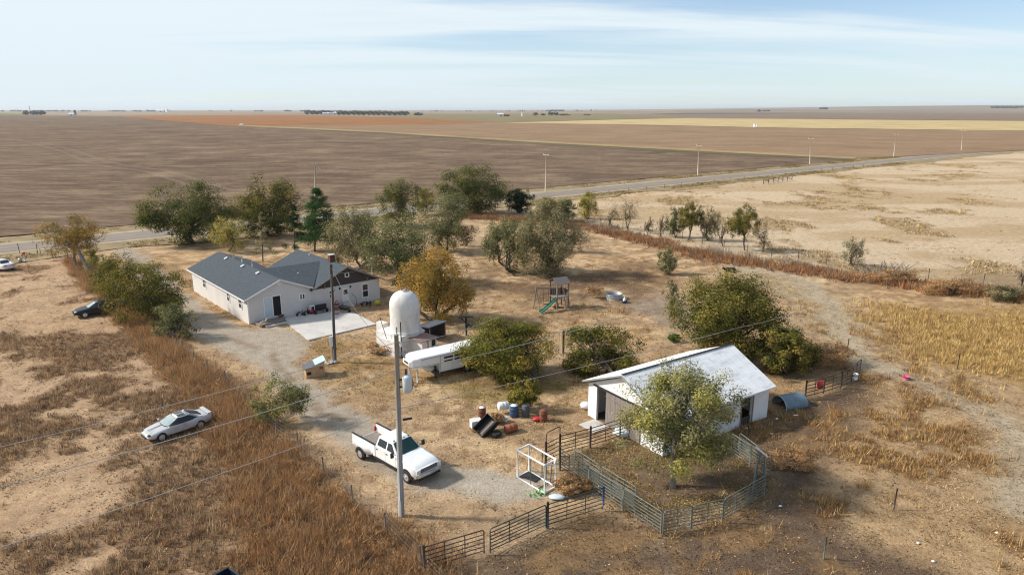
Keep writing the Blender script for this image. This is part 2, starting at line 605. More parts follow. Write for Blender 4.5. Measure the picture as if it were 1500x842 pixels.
c = mixc(c, sstep(.35, .1, np.abs(dcl - .85)) * mk['drive'] * .6, A(204, 190, 174))
c = mixc(c, sstep(.6, .2, dcl) * sstep(.4, .6, fbm(GX * .6, GY * .6, 171)) * .6, A(160, 134, 104))
c = mixc(c, area(*warp(GX, GY, .4), Z['padP'], .9) * .8, A(222, 208, 188))
# the plain beyond
fy = sstep(500, 900, GY)
c = mixc(c, fy, A(176, 152, 124))
c = mixc(c, fy * sstep(.5, .6, fbm(GX * .0011, GY * .0011 * .6, 70)) * .6, A(150, 134, 110))
c = mixc(c, fy * sstep(.56, .64, fbm(GX * .0009 + 9, GY * .0008, 71)) * .6, A(196, 172, 140))
c = c * .97 + c.mean(1, keepdims=True) * .04
tuft = np.clip(pw * .6 + mk['meadow'] * .5 + right * .6 + mk['dirt'] * .5 + .25, 0, 1) * (1 - mk['drive'])

nx, ny = len(gx), len(gy)
me = bpy.data.meshes.new('ground')
me.vertices.add(nx * ny)
me.vertices.foreach_set('co', np.stack([GX, GY, GZ], 1).astype(np.float32).ravel())
ii = (np.arange(ny - 1)[:, None] * nx + np.arange(nx - 1)[None, :]).ravel()
q = np.stack([ii, ii + 1, ii + nx + 1, ii + nx], 1).astype(np.int32)
me.loops.add(q.size)
me.loops.foreach_set('vertex_index', q.ravel())
me.polygons.add(len(q))
me.polygons.foreach_set('loop_start', np.arange(0, q.size, 4, dtype=np.int32))
me.polygons.foreach_set('use_smooth', np.ones(len(q), bool))
me.update(calc_edges=True)
at = me.attributes.new('Col', 'FLOAT_COLOR', 'POINT')
at.data.foreach_set('color', np.concatenate([c, tuft[:, None]], 1).astype(np.float32).ravel())


def ground_mat(name, attr=True, col=None, dir_=None, streak=None, samt=.6, fine=1.0):
    m = bpy.data.materials.new(name)
    m.use_nodes = True
    N, L = m.node_tree.nodes, m.node_tree.links
    b = N['Principled BSDF']
    b.inputs['Roughness'].default_value = 1
    b.inputs['Specular IOR Level'].default_value = .05
    tc = N.new('ShaderNodeTexCoord')

    def noise(scale, detail=6, rough=.6, vec=None):
        n = N.new('ShaderNodeTexNoise')
        n.inputs['Scale'].default_value = scale
        n.inputs['Detail'].default_value = detail
        n.inputs['Roughness'].default_value = rough
        L.new(vec or tc.outputs['Object'], n.inputs['Vector'])
        return n.outputs[0]

    def rng_(x, a, b_, c_, d):
        r = N.new('ShaderNodeMapRange')
        r.inputs[1].default_value, r.inputs[2].default_value = a, b_
        r.inputs[3].default_value, r.inputs[4].default_value = c_, d
        L.new(x, r.inputs[0])
        return r.outputs[0]

    def mix(fac, a, b_, mode='MIX'):
        x = N.new('ShaderNodeMix')
        x.data_type = 'RGBA'
        x.blend_type = mode
        for inp, val in ((0, fac), (6, a), (7, b_)):
            if hasattr(val, 'is_output'):
                L.new(val, x.inputs[inp])
            elif inp == 0:
                x.inputs[0].default_value = val
            else:
                x.inputs[inp].default_value = (*val, 1)
        return x.outputs[2]
    if attr:
        a = N.new('ShaderNodeAttribute')
        a.attribute_name = 'Col'
        base, tf = a.outputs['Color'], a.outputs['Alpha']
        base = mix(1.0, base, rng_(noise(1.1, 5, .65), .3, .7, .80, 1.16), 'MULTIPLY')
        base = mix(1.0, base, rng_(noise(7, 5, .7), .3, .7, .72, 1.22), 'MULTIPLY')
        base = mix(1.0, base, rng_(noise(22, 4, .75), .3, .7, .60, 1.38), 'MULTIPLY')
        mu = N.new('ShaderNodeMath')
        mu.operation = 'MULTIPLY'
        L.new(rng_(noise(2.3, 8, .72), .54, .64, 0, .75), mu.inputs[0])
        L.new(tf, mu.inputs[1])
        base = mix(mu.outputs[0], base, A(122, 90, 62))
        base = mix(rng_(noise(.9, 8, .75), .60, .70, 0, .4), base, A(232, 204, 164))
        h = noise(5, 8, .8)
        dist = .24
    else:
        mp = N.new('ShaderNodeMapping')
        mp.inputs['Rotation'].default_value = (0, 0, -dir_)
        mp.inputs['Scale'].default_value = (.2, 1, 1)
        L.new(tc.outputs['Object'], mp.inputs['Vector'])
        base = mix(1.0, col, rng_(noise(.02, 5, .6), .3, .7, .82, 1.18), 'MULTIPLY')
        base = mix(rng_(noise(.22, 8, .7, mp.outputs[0]), .46, .70, 0, samt), base, streak)
        base = mix(rng_(noise(.035, 8, .65), .50, .68, 0, samt * .8), base, streak)
        base = mix(rng_(noise(.012, 9, .72), .50, .62, 0, samt * .7), base, tuple(v * .62 for v in col))
        base = mix(1.0, base, rng_(noise(.7, 6, .7, mp.outputs[0]), .3, .7, 1 - .28 * fine, 1 + .25 * fine), 'MULTIPLY')
        base = mix(1.0, base, rng_(noise(.6, 6, .7), .3, .7, 1 - .25 * fine, 1 + .2 * fine), 'MULTIPLY')
        a = N.new('ShaderNodeAttribute')
        a.attribute_name = 'Col'
        base = mix(a.outputs['Fac'], base, A(172, 152, 132))
        h = noise(1.2, 6, .7)
        dist = .25
    L.new(base, b.inputs['Base Color'])
    bp = N.new('ShaderNodeBump')
    bp.inputs['Strength'].default_value = .7
    bp.inputs['Distance'].default_value = dist
    L.new(h, bp.inputs['Height'])
    L.new(bp.outputs[0], b.inputs['Normal'])
    return m


me.materials.append(ground_mat('dry_ground'))
g = bpy.data.objects.new('ground', me)
COL.objects.link(g)
struct(g)


# ------------------------------------------------------------------ road and fields
def sheet(name, pts, z, m):
    mb = MB()
    mb.add([(p[0], p[1], z) for p in pts], [tuple(range(len(pts)))])
    o = mb.build(name, m)
    if o.data.polygons[0].normal.z < 0:
        o.data.flip_normals()
    return struct(o)


rd = Vector((math.cos(R(38.2)), math.sin(R(38.2))))
rn = Vector((-rd.y, rd.x))
r0 = Vector((-74, 116.5))          # a point of the road's centre line


def road_pt(s, o):
    q = r0 + rd * s + rn * o
    return (q.x, q.y)


def ribbon(name, s0, s1, o0, o1, z, m, n=160, jit=0.0):
    mb = MB()
    ss = np.linspace(s0, s1, n)
    vs = []
    for s in ss:
        j0 = jit * (vnoise(np.array([s * .13]), np.array([o0]), 4)[0] - .5)
        j1 = jit * (vnoise(np.array([s * .13]), np.array([o1]), 8)[0] - .5)
        vs += [(*road_pt(s, o0 + j0), z), (*road_pt(s, o1 + j1), z)]
    mb.add(vs, [(2 * i, 2 * i + 2, 2 * i + 3, 2 * i + 1) for i in range(n - 1)])
    return struct(mb.build(name, m))


M['verge'] = mat('verge_grass', A(170, 146, 104), 1, .3, .25, stain=A(122, 116, 76), samt=.8, sscale=.12, bump=.4, bscale=3)
M['asphalt'] = mat('worn_asphalt', A(160, 145, 129), .9, .12, .3, stain=A(146, 136, 130), samt=.6, sscale=.1, bump=.2, bscale=8)
M['shoulder'] = mat('gravel_shoulder', A(196, 178, 152), 1, .2, .5, stain=A(170, 146, 112), samt=.7, sscale=.15, bump=.3)
ribbon('verge', -500, 3000, -13, 14, .06, 'verge', 500, 6)
ribbon('road_shoulder', -500, 3000, -5.6, 5.6, .085, 'shoulder', 700, 1.6)
ribbon('road', -500, 3000, -3.9, 3.9, .12, 'asphalt', 700, .25)

rowdir = math.atan2(*(lambda a, b: (b[1] - a[1], b[0] - a[0]))(P(560, 195), P(1240, 233.5)))
M['plough'] = ground_mat('ploughed_soil', False, A(126, 104, 86, .64), rowdir, A(178, 154, 126, .64), .85)
M['sorghum'] = ground_mat('rust_stubble', False, A(178, 124, 78), rowdir, A(176, 132, 88), .6, .6)
M['redfield'] = ground_mat('reddish_stubble', False, A(170, 140, 110), rowdir, A(188, 158, 126), .5, .6)
M['wheat'] = ground_mat('pale_stubble', False, A(226, 200, 148), rowdir, A(214, 186, 136), .5, .4)
M['olive'] = ground_mat('olive_pasture', False, A(160, 146, 108), rowdir, A(142, 132, 100), .6, .5)
M['dusk'] = ground_mat('grey_brown_stubble', False, A(158, 138, 116), rowdir, A(150, 122, 96), .6, .5)
M['strip'] = ground_mat('grass_margin', False, A(190, 166, 124), rowdir, A(176, 150, 108), .5, .8)
M['gmargin'] = ground_mat('green_margin', False, A(128, 118, 88), rowdir, A(132, 108, 84), .8, .8)
M['winter'] = ground_mat('winter_wheat', False, A(128, 148, 84), rowdir, A(140, 140, 90), .5, .5)


def fld(name, z, m, *px):
    return sheet(name, G(*px), z, m)


e0, e1 = road_pt(-480, 13), road_pt(304, 13)
sheet('ploughed_field', [e0, e1] + G((1245, 231), (1000, 219.3), (780, 207.5), (560, 193.3), (330, 184), (180, 170.2), (0, 169.2), (-700, 170.5)), .16, 'plough')
fld('green_margin', .22, 'gmargin', (420, 188.7), (560, 194.5), (780, 208.5), (1000, 220.5), (1246, 233), (1246, 235.5), (1000, 224.5), (780, 211.5), (560, 196.4))
fld('orange_field', .24, 'sorghum', (165, 170), (400, 168.3), (560, 171.5), (745, 179), (600, 183), (380, 185), (325, 184.2))
fld('reddish_field', .20, 'redfield', (380, 184.7), (600, 182.8), (720, 179.4), (800, 180.5), (1140, 188), (1500, 193.3), (1900, 198), (1900, 201), (1262, 232.5), (1000, 219.6), (780, 208.0), (560, 193.6))
fld('field_margin', .27, 'strip', (330, 184), (380, 184.5), (560, 192.8), (780, 206.5), (1000, 218.2), (1256, 231.3), (1252, 233.8), (1000, 221), (780, 209), (560, 194.8))
fld('stubble_field', .30, 'wheat', (735, 180.2), (880, 176.3), (990, 173.8), (1500, 177.7), (1900, 181), (1900, 196), (1500, 192), (1140, 187.6), (940, 183.2))
fld('olive_field', .26, 'olive', (560, 170.5), (600, 166.8), (900, 166.4), (1010, 172.5), (880, 175.8), (735, 180), (700, 178))
fld('brown_field', .28, 'dusk', (1010, 172.5), (960, 168.6), (1300, 165), (1500, 164), (1900, 163), (1900, 180), (1500, 177.2))
fld('winter_wheat_field', .32, 'winter', (-300, 165.6), (0, 166.2), (60, 168.0), (30, 169.0), (0, 169.1), (-300, 169.2))
M['dark_stub'] = ground_mat('dark_stubble', False, A(120, 110, 96), rowdir, A(134, 118, 98), .6, .4)
fld('dark_field', .30, 'dark_stub', (930, 168.3), (1000, 165.6), (1280, 164.0), (1500, 163.0), (1900, 162.6), (1900, 163.6), (1500, 164.2), (1300, 165.4))
# wheel track across the ploughed field
tp = [P(*q) for q in ((-40, 200), (40, 208), (90, 222), (128, 238), (160, 245), (215, 252), (270, 270), (310, 285))]
tv, tcol = [], []
for i in range(len(tp) - 1):
    for k in range(8):
        tv.append(tp[i].lerp(tp[i + 1], k / 8))
mb = MB()
for off in (0, 6.5):
    vs = []
    for i, p in enumerate(tv):
        d = (tv[min(i + 1, len(tv) - 1)] - tv[max(0, i - 1)]).normalized()
        n = Vector((-d.y, d.x, 0))
        for w in (-1.6, 0, 1.6):
            qv = p + n * (w + off)
            vs.append((qv.x, qv.y, .20))
    mb.add(vs, [f for i in range(len(tv) - 1) for f in ((3 * i, 3 * i + 3, 3 * i + 4, 3 * i + 1), (3 * i + 1, 3 * i + 4, 3 * i + 5, 3 * i + 2))])
trk = struct(mb.build('field_track', 'plough'))
at = trk.data.attributes.new('Col', 'FLOAT_COLOR', 'POINT')
for i, dd in enumerate(at.data):
    val = .38 if i % 3 == 1 else 0
    dd.color = (val, val, val, 1)

# ------------------------------------------------------------------ house
def frame_of(origin, ang):
    return Matrix.Translation(origin) @ Matrix.Rotation(ang, 4, 'Z')


def hit(px, py, mw, axis_, val):
    """where the sight line of px, py meets the plane local[axis_] == val"""
    inv = mw.inverted()
    o = inv @ Vector((0, 0, H))
    d = inv.to_3x3() @ Vector(ray(px, py))
    t = (val - o[axis_]) / d[axis_]
    return o + d * t


def rect(mw, axis_, val, x0, y0, x1, y1):
    """local extents (a0, a1, z0, z1) of a wall opening given by its photograph box"""
    ym = (y0 + y1) / 2
    a0, a1 = hit(x0, ym, mw, axis_, val), hit(x1, ym, mw, axis_, val)
    xm = (x0 + x1) / 2
    z1, z0 = hit(xm, y0, mw, axis_, val).z, hit(xm, y1, mw, axis_, val).z
    k = 1 - axis_
    return min(a0[k], a1[k]), max(a0[k], a1[k]), z0, z1


def wall_panel(parent, name, face, val, a0, a1, z0, z1, m, off=.0, th=.05):
    """a flat piece on a wall: face 'y-' (normal -y), 'x-' or 'x+'"""
    mb = MB()
    if face == 'y-':
        mb.box(((a0 + a1) / 2, val - off - th / 2, (z0 + z1) / 2), (a1 - a0, th, z1 - z0))
    else:
        s = -1 if face == 'x-' else 1
        mb.box((val + s * (off + th / 2), (a0 + a1) / 2, (z0 + z1) / 2), (th, a1 - a0, z1 - z0))
    return mb.build(name, m, parent)


def window(parent, face, val, a0, a1, z0, z1, t=.09, mull=0, pane='glass', rails=1, name='window'):
    f = MB()
    s = {'y-': 1, 'x-': 0, 'x+': 0}[face]

    def bar(b0, b1, c0, c1, th=.06):
        if face == 'y-':
            f.box(((b0 + b1) / 2, val - th / 2, (c0 + c1) / 2), (b1 - b0, th, c1 - c0))
        else:
            sg = -1 if face == 'x-' else 1
            f.box((val + sg * th / 2, (b0 + b1) / 2, (c0 + c1) / 2), (th, b1 - b0, c1 - c0))
    bar(a0, a0 + t, z0, z1)
    bar(a1 - t, a1, z0, z1)
    bar(a0 + t, a1 - t, z1 - t, z1)
    bar(a0 + t, a1 - t, z0, z0 + t)
    for i in range(mull):
        mm = a0 + (a1 - a0) * (i + 1) / (mull + 1)
        bar(mm - t / 2, mm + t / 2, z0 + t, z1 - t, .05)
    for i in range(rails):
        mm = z0 + (z1 - z0) * (i + 1) / (rails + 1)
        bar(a0 + t, a1 - t, mm - t / 3, mm + t / 3, .045)
    w = f.build(name, 'trim', parent)
    wall_panel(w, 'pane', face, val, a0 + t, a1 - t, z0 + t, z1 - t, pane, .0, .02)
    return w


hO = P(365.4, 475.5)
hA = R(41)
hM = frame_of(hO, hA)
house = thing('house', hO, 'low cream farmhouse with slate blue shingle roofs and a concrete patio in front', 'house', hA)
GW, GL, RX, RL = 7.15, 18.6, 15.75, 12.5
mb = MB()
EV, RG = 2.78, 4.28
pent = [(0, 0), (GW, 0), (GW, EV), (GW / 2, RG), (0, EV)]
mb.loft([[(x, 0, z - .3 if z == 0 else z) for x, z in pent], [(x, GL, z - .3 if z == 0 else z) for x, z in pent]], False)
mb.build('wall', 'house_siding', house)
mb = MB()
pent = [(GW + .01, -.3), (RX, -.3), (RX, 2.5), (11.45, 4.5), (GW + .01, 2.5)]
mb.loft([[(x, 0.004, z) for x, z in pent], [(x, RL, z) for x, z in pent]], False)
mb.build('wall', 'house_siding', house)
# roofs
rf = MB()
T = .13
PK, EF = 4.44, 2.80
Q1, Q2, EE = (GW / 2, 5.6, PK - .01), (10.98, 5.3, PK - .01), (7.22, -.36, 2.86)
rf.slab([(GW / 2, -.36, PK), (GW / 2, GL + .36, PK), (-.42, GL + .36, EF), (-.42, -.36, EF)], T)
rf.slab([(GW / 2, -.36, PK - .004), EE, Q1], T)
rf.slab([Q1, (7.2, 11.2, 2.9), (7.57, GL + .36, EF), (GW / 2, GL + .36, PK - .004)], T)
rf.build('roof', 'roof', house)
rf = MB()
rf.slab([Q1, EE, Q2], T)
rf.slab([Q1, Q2, (7.2, 11.2, 2.9)], T)
rf.build('roof', 'roof', house)
rf = MB()
rf.slab([(11.45, -.45, 4.66), (11.45, RL + .4, 4.66), (6.95, RL + .4, 2.62), (6.95, -.45, 2.62)], T)
rf.slab([(11.45, -.45, 4.664), (16.25, -.45, 2.42), (16.25, RL + .4, 2.42), (11.45, RL + .4, 4.664)], T)
roofR = rf.build('roof', 'roof', house)
# rake trim
for pts, mm in (([(-.44, -.385, EF - .09), (GW / 2, -.385, PK - .09), (7.24, -.385, 2.82)], 'trim'),
                ([(6.95, -.475, 2.54), (11.45, -.475, 4.58), (16.27, -.475, 2.34)], 'old_wood'),
                ([(-.445, -.38, EF - .10), (-.445, GL + .36, EF - .10)], 'trim')):
    t_ = MB()
    for a, b in zip(pts, pts[1:]):
        a, b = Vector(a), Vector(b)
        d = b - a
        u = Vector((0, 0, .075))
        s = Vector((0, .022, 0)) if abs(d.y) < 1 else Vector((.022, 0, 0))
        t_.loft([[a - u - s, a + u - s, a + u + s, a - u + s], [b - u - s, b + u - s, b + u + s, b - u + s]], False)
    t_.build('rake_trim' if pts[0][1] != pts[-1][1] or len(pts) == 3 else 'fascia', mm, house)
# brown gable
mb = MB()
mb.slab([(7.3, -.03, 2.5), (15.65, -.03, 2.5), (11.45, -.03, 4.46)], .03, (0, -1, 0))
mb.build('gable', 'brown', house)
for x in (8.7, 11.45, 14.1):
    mb = MB()
    zz = 4.5 - abs(x - 11.45) * .466 - .12
    mb.tube([(x, -.03, zz - .65), (x, -.42, zz - .12)], .045, 6)
    mb.tube([(x, -.045, zz - .7), (x, -.045, zz - .1)], .05, 6)
    mb.build('roof_bracket', 'old_wood', house)
# corner boards, downspout
mb = MB()
mb.box((.05, -.012, 1.35), (.13, .05, 2.75))
mb.box((-.012, .08, 1.35), (.05, .13, 2.75))
mb.build('corner_board', 'trim', house)
mb = MB()
mb.tube([(GW + .05, -.3, 2.7), (GW + .05, -.07, 2.4), (GW + .05, -.07, .2), (GW + .05, -.3, .08)], .045, 8)
mb.build('downspout', 'trim', house)
# openings
a0, a1, z0, z1 = rect(hM, 1, 0, 385.8, 433, 412.8, 464.5)
sd = window(house, 'y-', 0, a0, a1, z0, z1, .11, 1, 'dark', 0, 'sliding_door')
wall_panel(sd, 'door_leaf', 'y-', 0, a0 + .11, (a0 + a1) / 2 - .05, z0 + .11, z1 - .11, 'pale_glass', .022, .02)
a0, a1, z0, z1 = rect(hM, 1, 0, 438, 429.2, 447.3, 439.3)
window(house, 'y-', 0, a0, a1, z0, z1, .12, 1, 'glass', 0)
q = hit(408.6, 414.6, hM, 1, 0)
MB().lathe([(.27, -.05), (.27, 0)], 8, (q.x, 0, q.z), 'Y').build('gable_vent', 'trim', house)
mwR = (481, 424.5, 485.8, 437.2)
a0, a1, z0, z1 = rect(hM, 1, 0, *mwR)
window(house, 'y-', 0, a0, a1 + .1, z0, z1, .12, 0, 'glass', 1)
a0, a1, z0, z1 = rect(hM, 1, 0, 500.6, 421, 511.3, 441)
dr = MB().box(((a0 + a1) / 2, -.03, (z0 + z1) / 2), (a1 - a0, .06, z1 - z0)).build('door', 'trim', house)
wall_panel(dr, 'pane', 'y-', -.06, a0 + .22, a1 - .22, z0 + .85, z1 - .25, 'glass', 0, .015)
MB().lathe([(.035, -.13), (.035, -.06)], 8, (a1 - .12, 0, z0 + .95), 'Y').build('handle', 'chrome', dr)
st = MB()
for i in range(3):
    st.box(((a0 + a1) / 2, -.25 - .28 * i - .1, (z0 - .05) * (1 - i / 3) / 2), (a1 - a0 + .3, .4, max(.08, (z0 - .05) * (1 - i / 3))))
st.build('step', 'concrete', house)
rl = MB()
rl.tube([(a1 + .25, -.15, z0 + .9), (a1 + .25, -1.2, .95)], .022, 6)
rl.tube([(a1 + .25, -1.2, .95), (a1 + .25, -1.2, 0)], .022, 6)
rl.build('handrail', 'black', house)
for k in (a0 - .25, a1 + .2):
    lm = MB().box((k, -.08, z1 + .02), (.14, .14, .22)).build('wall_lamp', 'black', house)
a0, a1, z0, z1 = rect(hM, 1, 0, 529.5, 414.5, 540.3, 436)
window(house, 'y-', 0, a0, a1, z0, z1, .15, 0, 'glass', 1)
a0, a1, z0, z1 = rect(hM, 1, 0, 504.5, 399, 511, 405.8)
window(house, 'y-', -.03, a0, a1, z0, z1, .1, 0, 'glass', 0)
for b in ((297.6, 408, 301.4, 421.5), (332.8, 427, 336.4, 441.5), (349.8, 436.5, 354.6, 452)):
    a0, a1, z0, z1 = rect(hM, 0, 0, *b)
    window(house, 'x-', 0, a0, a1, z0, z1, .1, 0, 'glass', 1)
# chimney, vents
q = hit(485.5, 381, hM, 0, 11.45)
ch = MB().box((11.45, q.y, 4.85), (.62, .62, 1.15)).build('chimney', 'brick', roofR)
MB().box((11.45, q.y, 5.45), (.7, .7, .07)).build('chimney_cap', 'concrete', house)
for px, py in ((331, 379.5), (355.3, 390.8), (377.5, 401)):
    for it in range(1):
        # on the left slope: z = PK - (GW/2 - x) * slope
        sl = (PK - EF) / (GW / 2 + .42)
        inv = hM.inverted()
        o_ = inv @ Vector((0, 0, H))
        d_ = inv.to_3x3() @ Vector(ray(px, py))
        t_ = (PK - sl * GW / 2 - o_.z + sl * o_.x) / (d_.z - sl * d_.x)
        w_ = o_ + d_ * t_
        MB().box((w_.x, w_.y, w_.z + .1), (.42, .36, .16), 0, -math.atan(sl)).build('roof_vent', 'metal_white', house, .03)
for px, py, hh in ((341.5, 372.5, .3), (354.2, 377.5, .55), (368.8, 380.5, .5)):
    q = hit(px, py, hM, 0, GW / 2 + .3)
    MB().tube([(GW / 2 + .3, q.y, PK - .25), (GW / 2 + .3, q.y, PK + hh)], .07, 8).build('vent_pipe', 'metal_white', house)
q = hit(430.5, 390, hM, 0, 7.4)
MB().box((7.3, 3.6, 3.82), (.42, .36, .16), R(20)).build('roof_vent', 'metal_white', house, .03)
q = hit(453, 372, hM, 0, 11.2)
mb = MB()
mb.tube([(11.2, q.y, 4.5), (11.2, q.y, 5.05)], .06, 8)
mb.tube([(11.45, q.y + .2, 4.6), (11.45, q.y + .2, 5.2), (11.25, q.y - .2, 5.2)], .035, 8)
mb.build('vent_pipe', 'metal_white', house)
q = hit(539, 395, hM, 1, .2)
mb = MB().tube([(15.0, .3, 2.6), (15.0, .3, 5.0)], .045, 8)
mb.tube([(15.0, .3, 5.0), (14.9, .15, 5.1), (14.85, .0, 4.95)], .05, 8)
mb.build('service_mast', 'grey_metal', house)

# patio
pp = [hM @ Vector(v) for v in ((3.35, -1.35, 0), (8.6, -.15, 0), (12.2, -.15, 0))]
pat = [P(421, 470), P(452, 498.8), P(551.5, 475.5), P(513, 457.5), P(496, 452)]
pat = [P(452, 498.8), P(551.5, 475.5), P(513, 456)] + [hM @ Vector((GW, -.02, 0)), hM @ Vector((3.9, -.02, 0)), P(418, 472)]
mb = MB()
mb.slab([(p.x, p.y, .09) for p in reversed(pat)], .3)
tag(mb.build('patio_slab', 'concrete'), 'pale concrete patio slab in front of the cream farmhouse', 'patio')
pl = thing('porch_step', hM @ Vector((1.9, -1.0, 0)), 'low grey board step outside the sliding glass door', 'step', hA)
mb = MB()
for i in range(7):
    mb.box((-1.3 + i * .42, 0, .22), (.40, 1.5, .04))
mb.build('deck', 'old_wood', pl)
MB().box((0, -.05, .1), (2.8, 1.3, .2)).build('base', 'old_wood', pl)
MB().box((.3, -1.05, .07), (2.4, .5, .12)).build('tread', 'concrete', pl)

# ------------------------------------------------------------------ barn
bO, bA = P(861, 607.6), R(-56.3)
bM = frame_of(bO, bA)
BW, BL, BE, BR = 7.6, 10.8, 2.55, 4.30
barn = thing('barn', bO, 'white gabled metal roof barn beside the livestock pen', 'barn', bA)
a0, a1, z0, z1 = rect(bM, 1, 0, 873.9, 567.5, 888.5, 613.5)
OP0, OP1, OPZ = a0, 5.3, z1 - .1
mb = MB()
mb.box((OP0 / 2, .09, BE / 2), (OP0, .18, BE))
mb.box(((OP1 + BW) / 2, .09, BE / 2), (BW - OP1, .18, BE))
mb.slab([(0, 0, BE), (BW, 0, BE), (BW / 2, 0, BR)], .18, (0, -1, 0))
mb.box(((OP0 + OP1) / 2, .09, (OPZ + BE) / 2), (OP1 - OP0, .18, BE - OPZ))
mb.box((.09, BL / 2, BE / 2), (.18, BL - .37, BE))
mb.box((BW / 2, BL - .09, BE / 2), (BW, .18, BE))
mb.slab([(0, BL - .18, BE), (BW, BL - .18, BE), (BW / 2, BL - .18, BR)], .18, (0, -1, 0))
d0, d1, dz0, dz1 = rect(bM, 0, BW, 1086, 583, 1101, 624)
dz1 = min(dz1, 2.15)
mb.box((BW - .09, (.185 + d0) / 2, BE / 2), (.18, d0 - .185, BE))
mb.box((BW - .09, (d1 + BL - .185) / 2, BE / 2), (.18, BL - .185 - d1, BE))
mb.box((BW - .09, (d0 + d1) / 2, (dz1 + BE) / 2), (.18, d1 - d0, BE - dz1))
mb.build('wall', 'barn_white', barn)
rf = MB()
sl = (BR + .1 - BE) / (BW / 2)
RZ = BR + .22
rf.slab([(BW / 2, -.35, RZ), (BW + .35, -.35, RZ - sl * (BW / 2 + .35)), (BW + .35, BL + .3, RZ - sl * (BW / 2 + .35)), (BW / 2, BL + .3, RZ)], .09)
rf.slab([(BW / 2, BL + .3, RZ - .03), (-.3, BL + .3, RZ - .03 - .425 * (BW / 2 + .3)), (-.3, -.35, RZ - .03 - .425 * (BW / 2 + .3)), (BW / 2, -.35, RZ - .03)], .09)
rf.build('roof', 'barn_roof', barn)
mb = MB()
for xs, ze in ((-.3, RZ - .03 - .425 * (BW / 2 + .3)), (BW + .35, RZ - sl * (BW / 2 + .35))):
    a, b = Vector((BW / 2, -.375, RZ - .06)), Vector((xs, -.375, ze - .06))
    u, s = Vector((0, 0, .06)), Vector((0, .02, 0))
    mb.loft([[a - u - s, a + u - s, a + u + s, a - u + s], [b - u - s, b + u - s, b + u + s, b - u + s]], False)
mb.build('rake_trim', 'grey_metal', barn)
MB().box((BW / 2 - .02, BL / 2, RZ + .02), (.2, BL + .6, .03)).build('ridge_cap', 'black', barn)
dd = MB()
for i in range(14):
    x = a1 + (OP1 + .2 - a1) * (i + .5) / 14
    dd.box((x, -.05 - (i % 2) * .006, OPZ / 2 + .03), ((OP1 + .2 - a1) / 14 * .94, .04, OPZ - .05))
door = dd.build('sliding_door', 'old_wood', barn)
for zz in (.35, OPZ - .3):
    MB().box(((a1 + OP1 + .2) / 2, -.09, zz), (OP1 + .2 - a1, .03, .14)).build('door_rail', 'old_wood', door)
MB().box(((OP0 + OP1) / 2 + .4, -.06, OPZ + .09), (OP1 - OP0 + 1.4, .1, .1)).build('door_track', 'black', barn)
MB().box((BW / 2, BL / 2, .012), (BW - .4, BL - .4, .02)).build('floor', 'dark_wood', barn)
mb = MB().box(((OP0 + a1) / 2 + .2, -.8, .02), (1.6, 1.5, .05))
mb.build('door_apron', 'concrete', barn)
for yy in (d0 - .06, d1 + .06):
    MB().box((BW + .02, yy, dz1 / 2), (.05, .1, dz1)).build('door_jamb', 'old_wood', barn)
mb = MB()
mb.box((BW - .1, (d0 + d1) / 2, .55), (.06, d1 - d0 - .02, .04))
for k in range(5):
    mb.box((BW - .1, d0 + (d1 - d0) * (k + .5) / 5, .3), (.03, .16, .6))
mb.build('half_door', 'dark_wood', barn)

# ------------------------------------------------------------------ white dome tank on its block base
wn, wr_, wl = P(587, 492.5, 2.0), P(618, 481.5, 2.0), P(551.5, 473, 2.0)
tA = math.atan2(wr_.y - wn.y, wr_.x - wn.x)
ex_ = Vector((math.cos(tA), math.sin(tA), 0))
ey_ = Vector((-math.sin(tA), math.cos(tA), 0))
bw = (wr_ - wn).length + .25
tO = Vector((wn.x, wn.y, 0)) + ex_ * (bw / 2) + ey_ * 1.6
r_ = ray(593.3, 470)
tO.x = r_[0] * tO.y / r_[1]
tank = thing('dome_tank', tO, 'tall white plaster dome tank on a whitewashed block base', 'tank', tA)
dz = depth(tO)
tr = 21.4 * dz / 1000
tb, tt = 1.9, zat(424.5, tO)
prof = [(tr * 1.01, 1.5), (tr, tb), (tr, tt - tr * 1.02)]
for i in range(1, 9):
    a = i / 9 * math.pi / 2
    prof.append((max(tr * math.cos(a) ** .8, .3), tt - tr * 1.02 + math.sin(a) * (tr * 1.02 - .08)))
prof += [(.34, tt - .02), (.30, tt)]
MB().lathe(prof, 40).build('tank_shell', 'plaster', tank)
MB().lathe([(.31, tt - .06), (.31, tt + .05), (.25, tt + .06), (.24, tt - .1)], 16, cap=True).build('hatch', 'rust', tank)
MB().lathe([(tr + .02, tb - .02), (tr + .16, tb), (tr + .16, tb + .1), (tr + .01, tb + .16)], 40, cap=False).build('collar', 'plaster', tank)
im = frame_of(tO, tA).inverted()
n0 = im @ Vector((wn.x, wn.y, 0))
x0, x1, y0, y1 = n0.x, n0.x + bw, n0.y, n0.y + 3.3
MB().box(((x0 + x1) / 2, (y0 + y1) / 2, .95), (x1 - x0, y1 - y0, 1.9)).build('base_block', 'block', tank)
MB().box(((x0 + x1) / 2, y0 - .03, 1.74), (x1 - x0 + .12, .06, .16)).build('base_band', 'block', tank)
n1 = im @ Vector((wl.x, wl.y, 0))
MB().box((n1.x + .3, n1.y - .45, 1.05), (.6, 1.0, 2.1)).build('buttress', 'block', tank)
MB().box((x0 - .22, y0 + 1.3, .75), (.44, 2.2, 1.5)).build('buttress', 'block', tank)
MB().tube([(x0 - .2, y0 + 1.6, 1.3), (x0 - .6, y0 + 2.0, 3.6)], .03, 6).build('standpipe', 'black', tank)
MB().tube([(x0 - .08, y0 - .12, 0), (x0 - .08, y0 - .12, 3.4)], .05, 6).build('standpipe', 'black', tank)

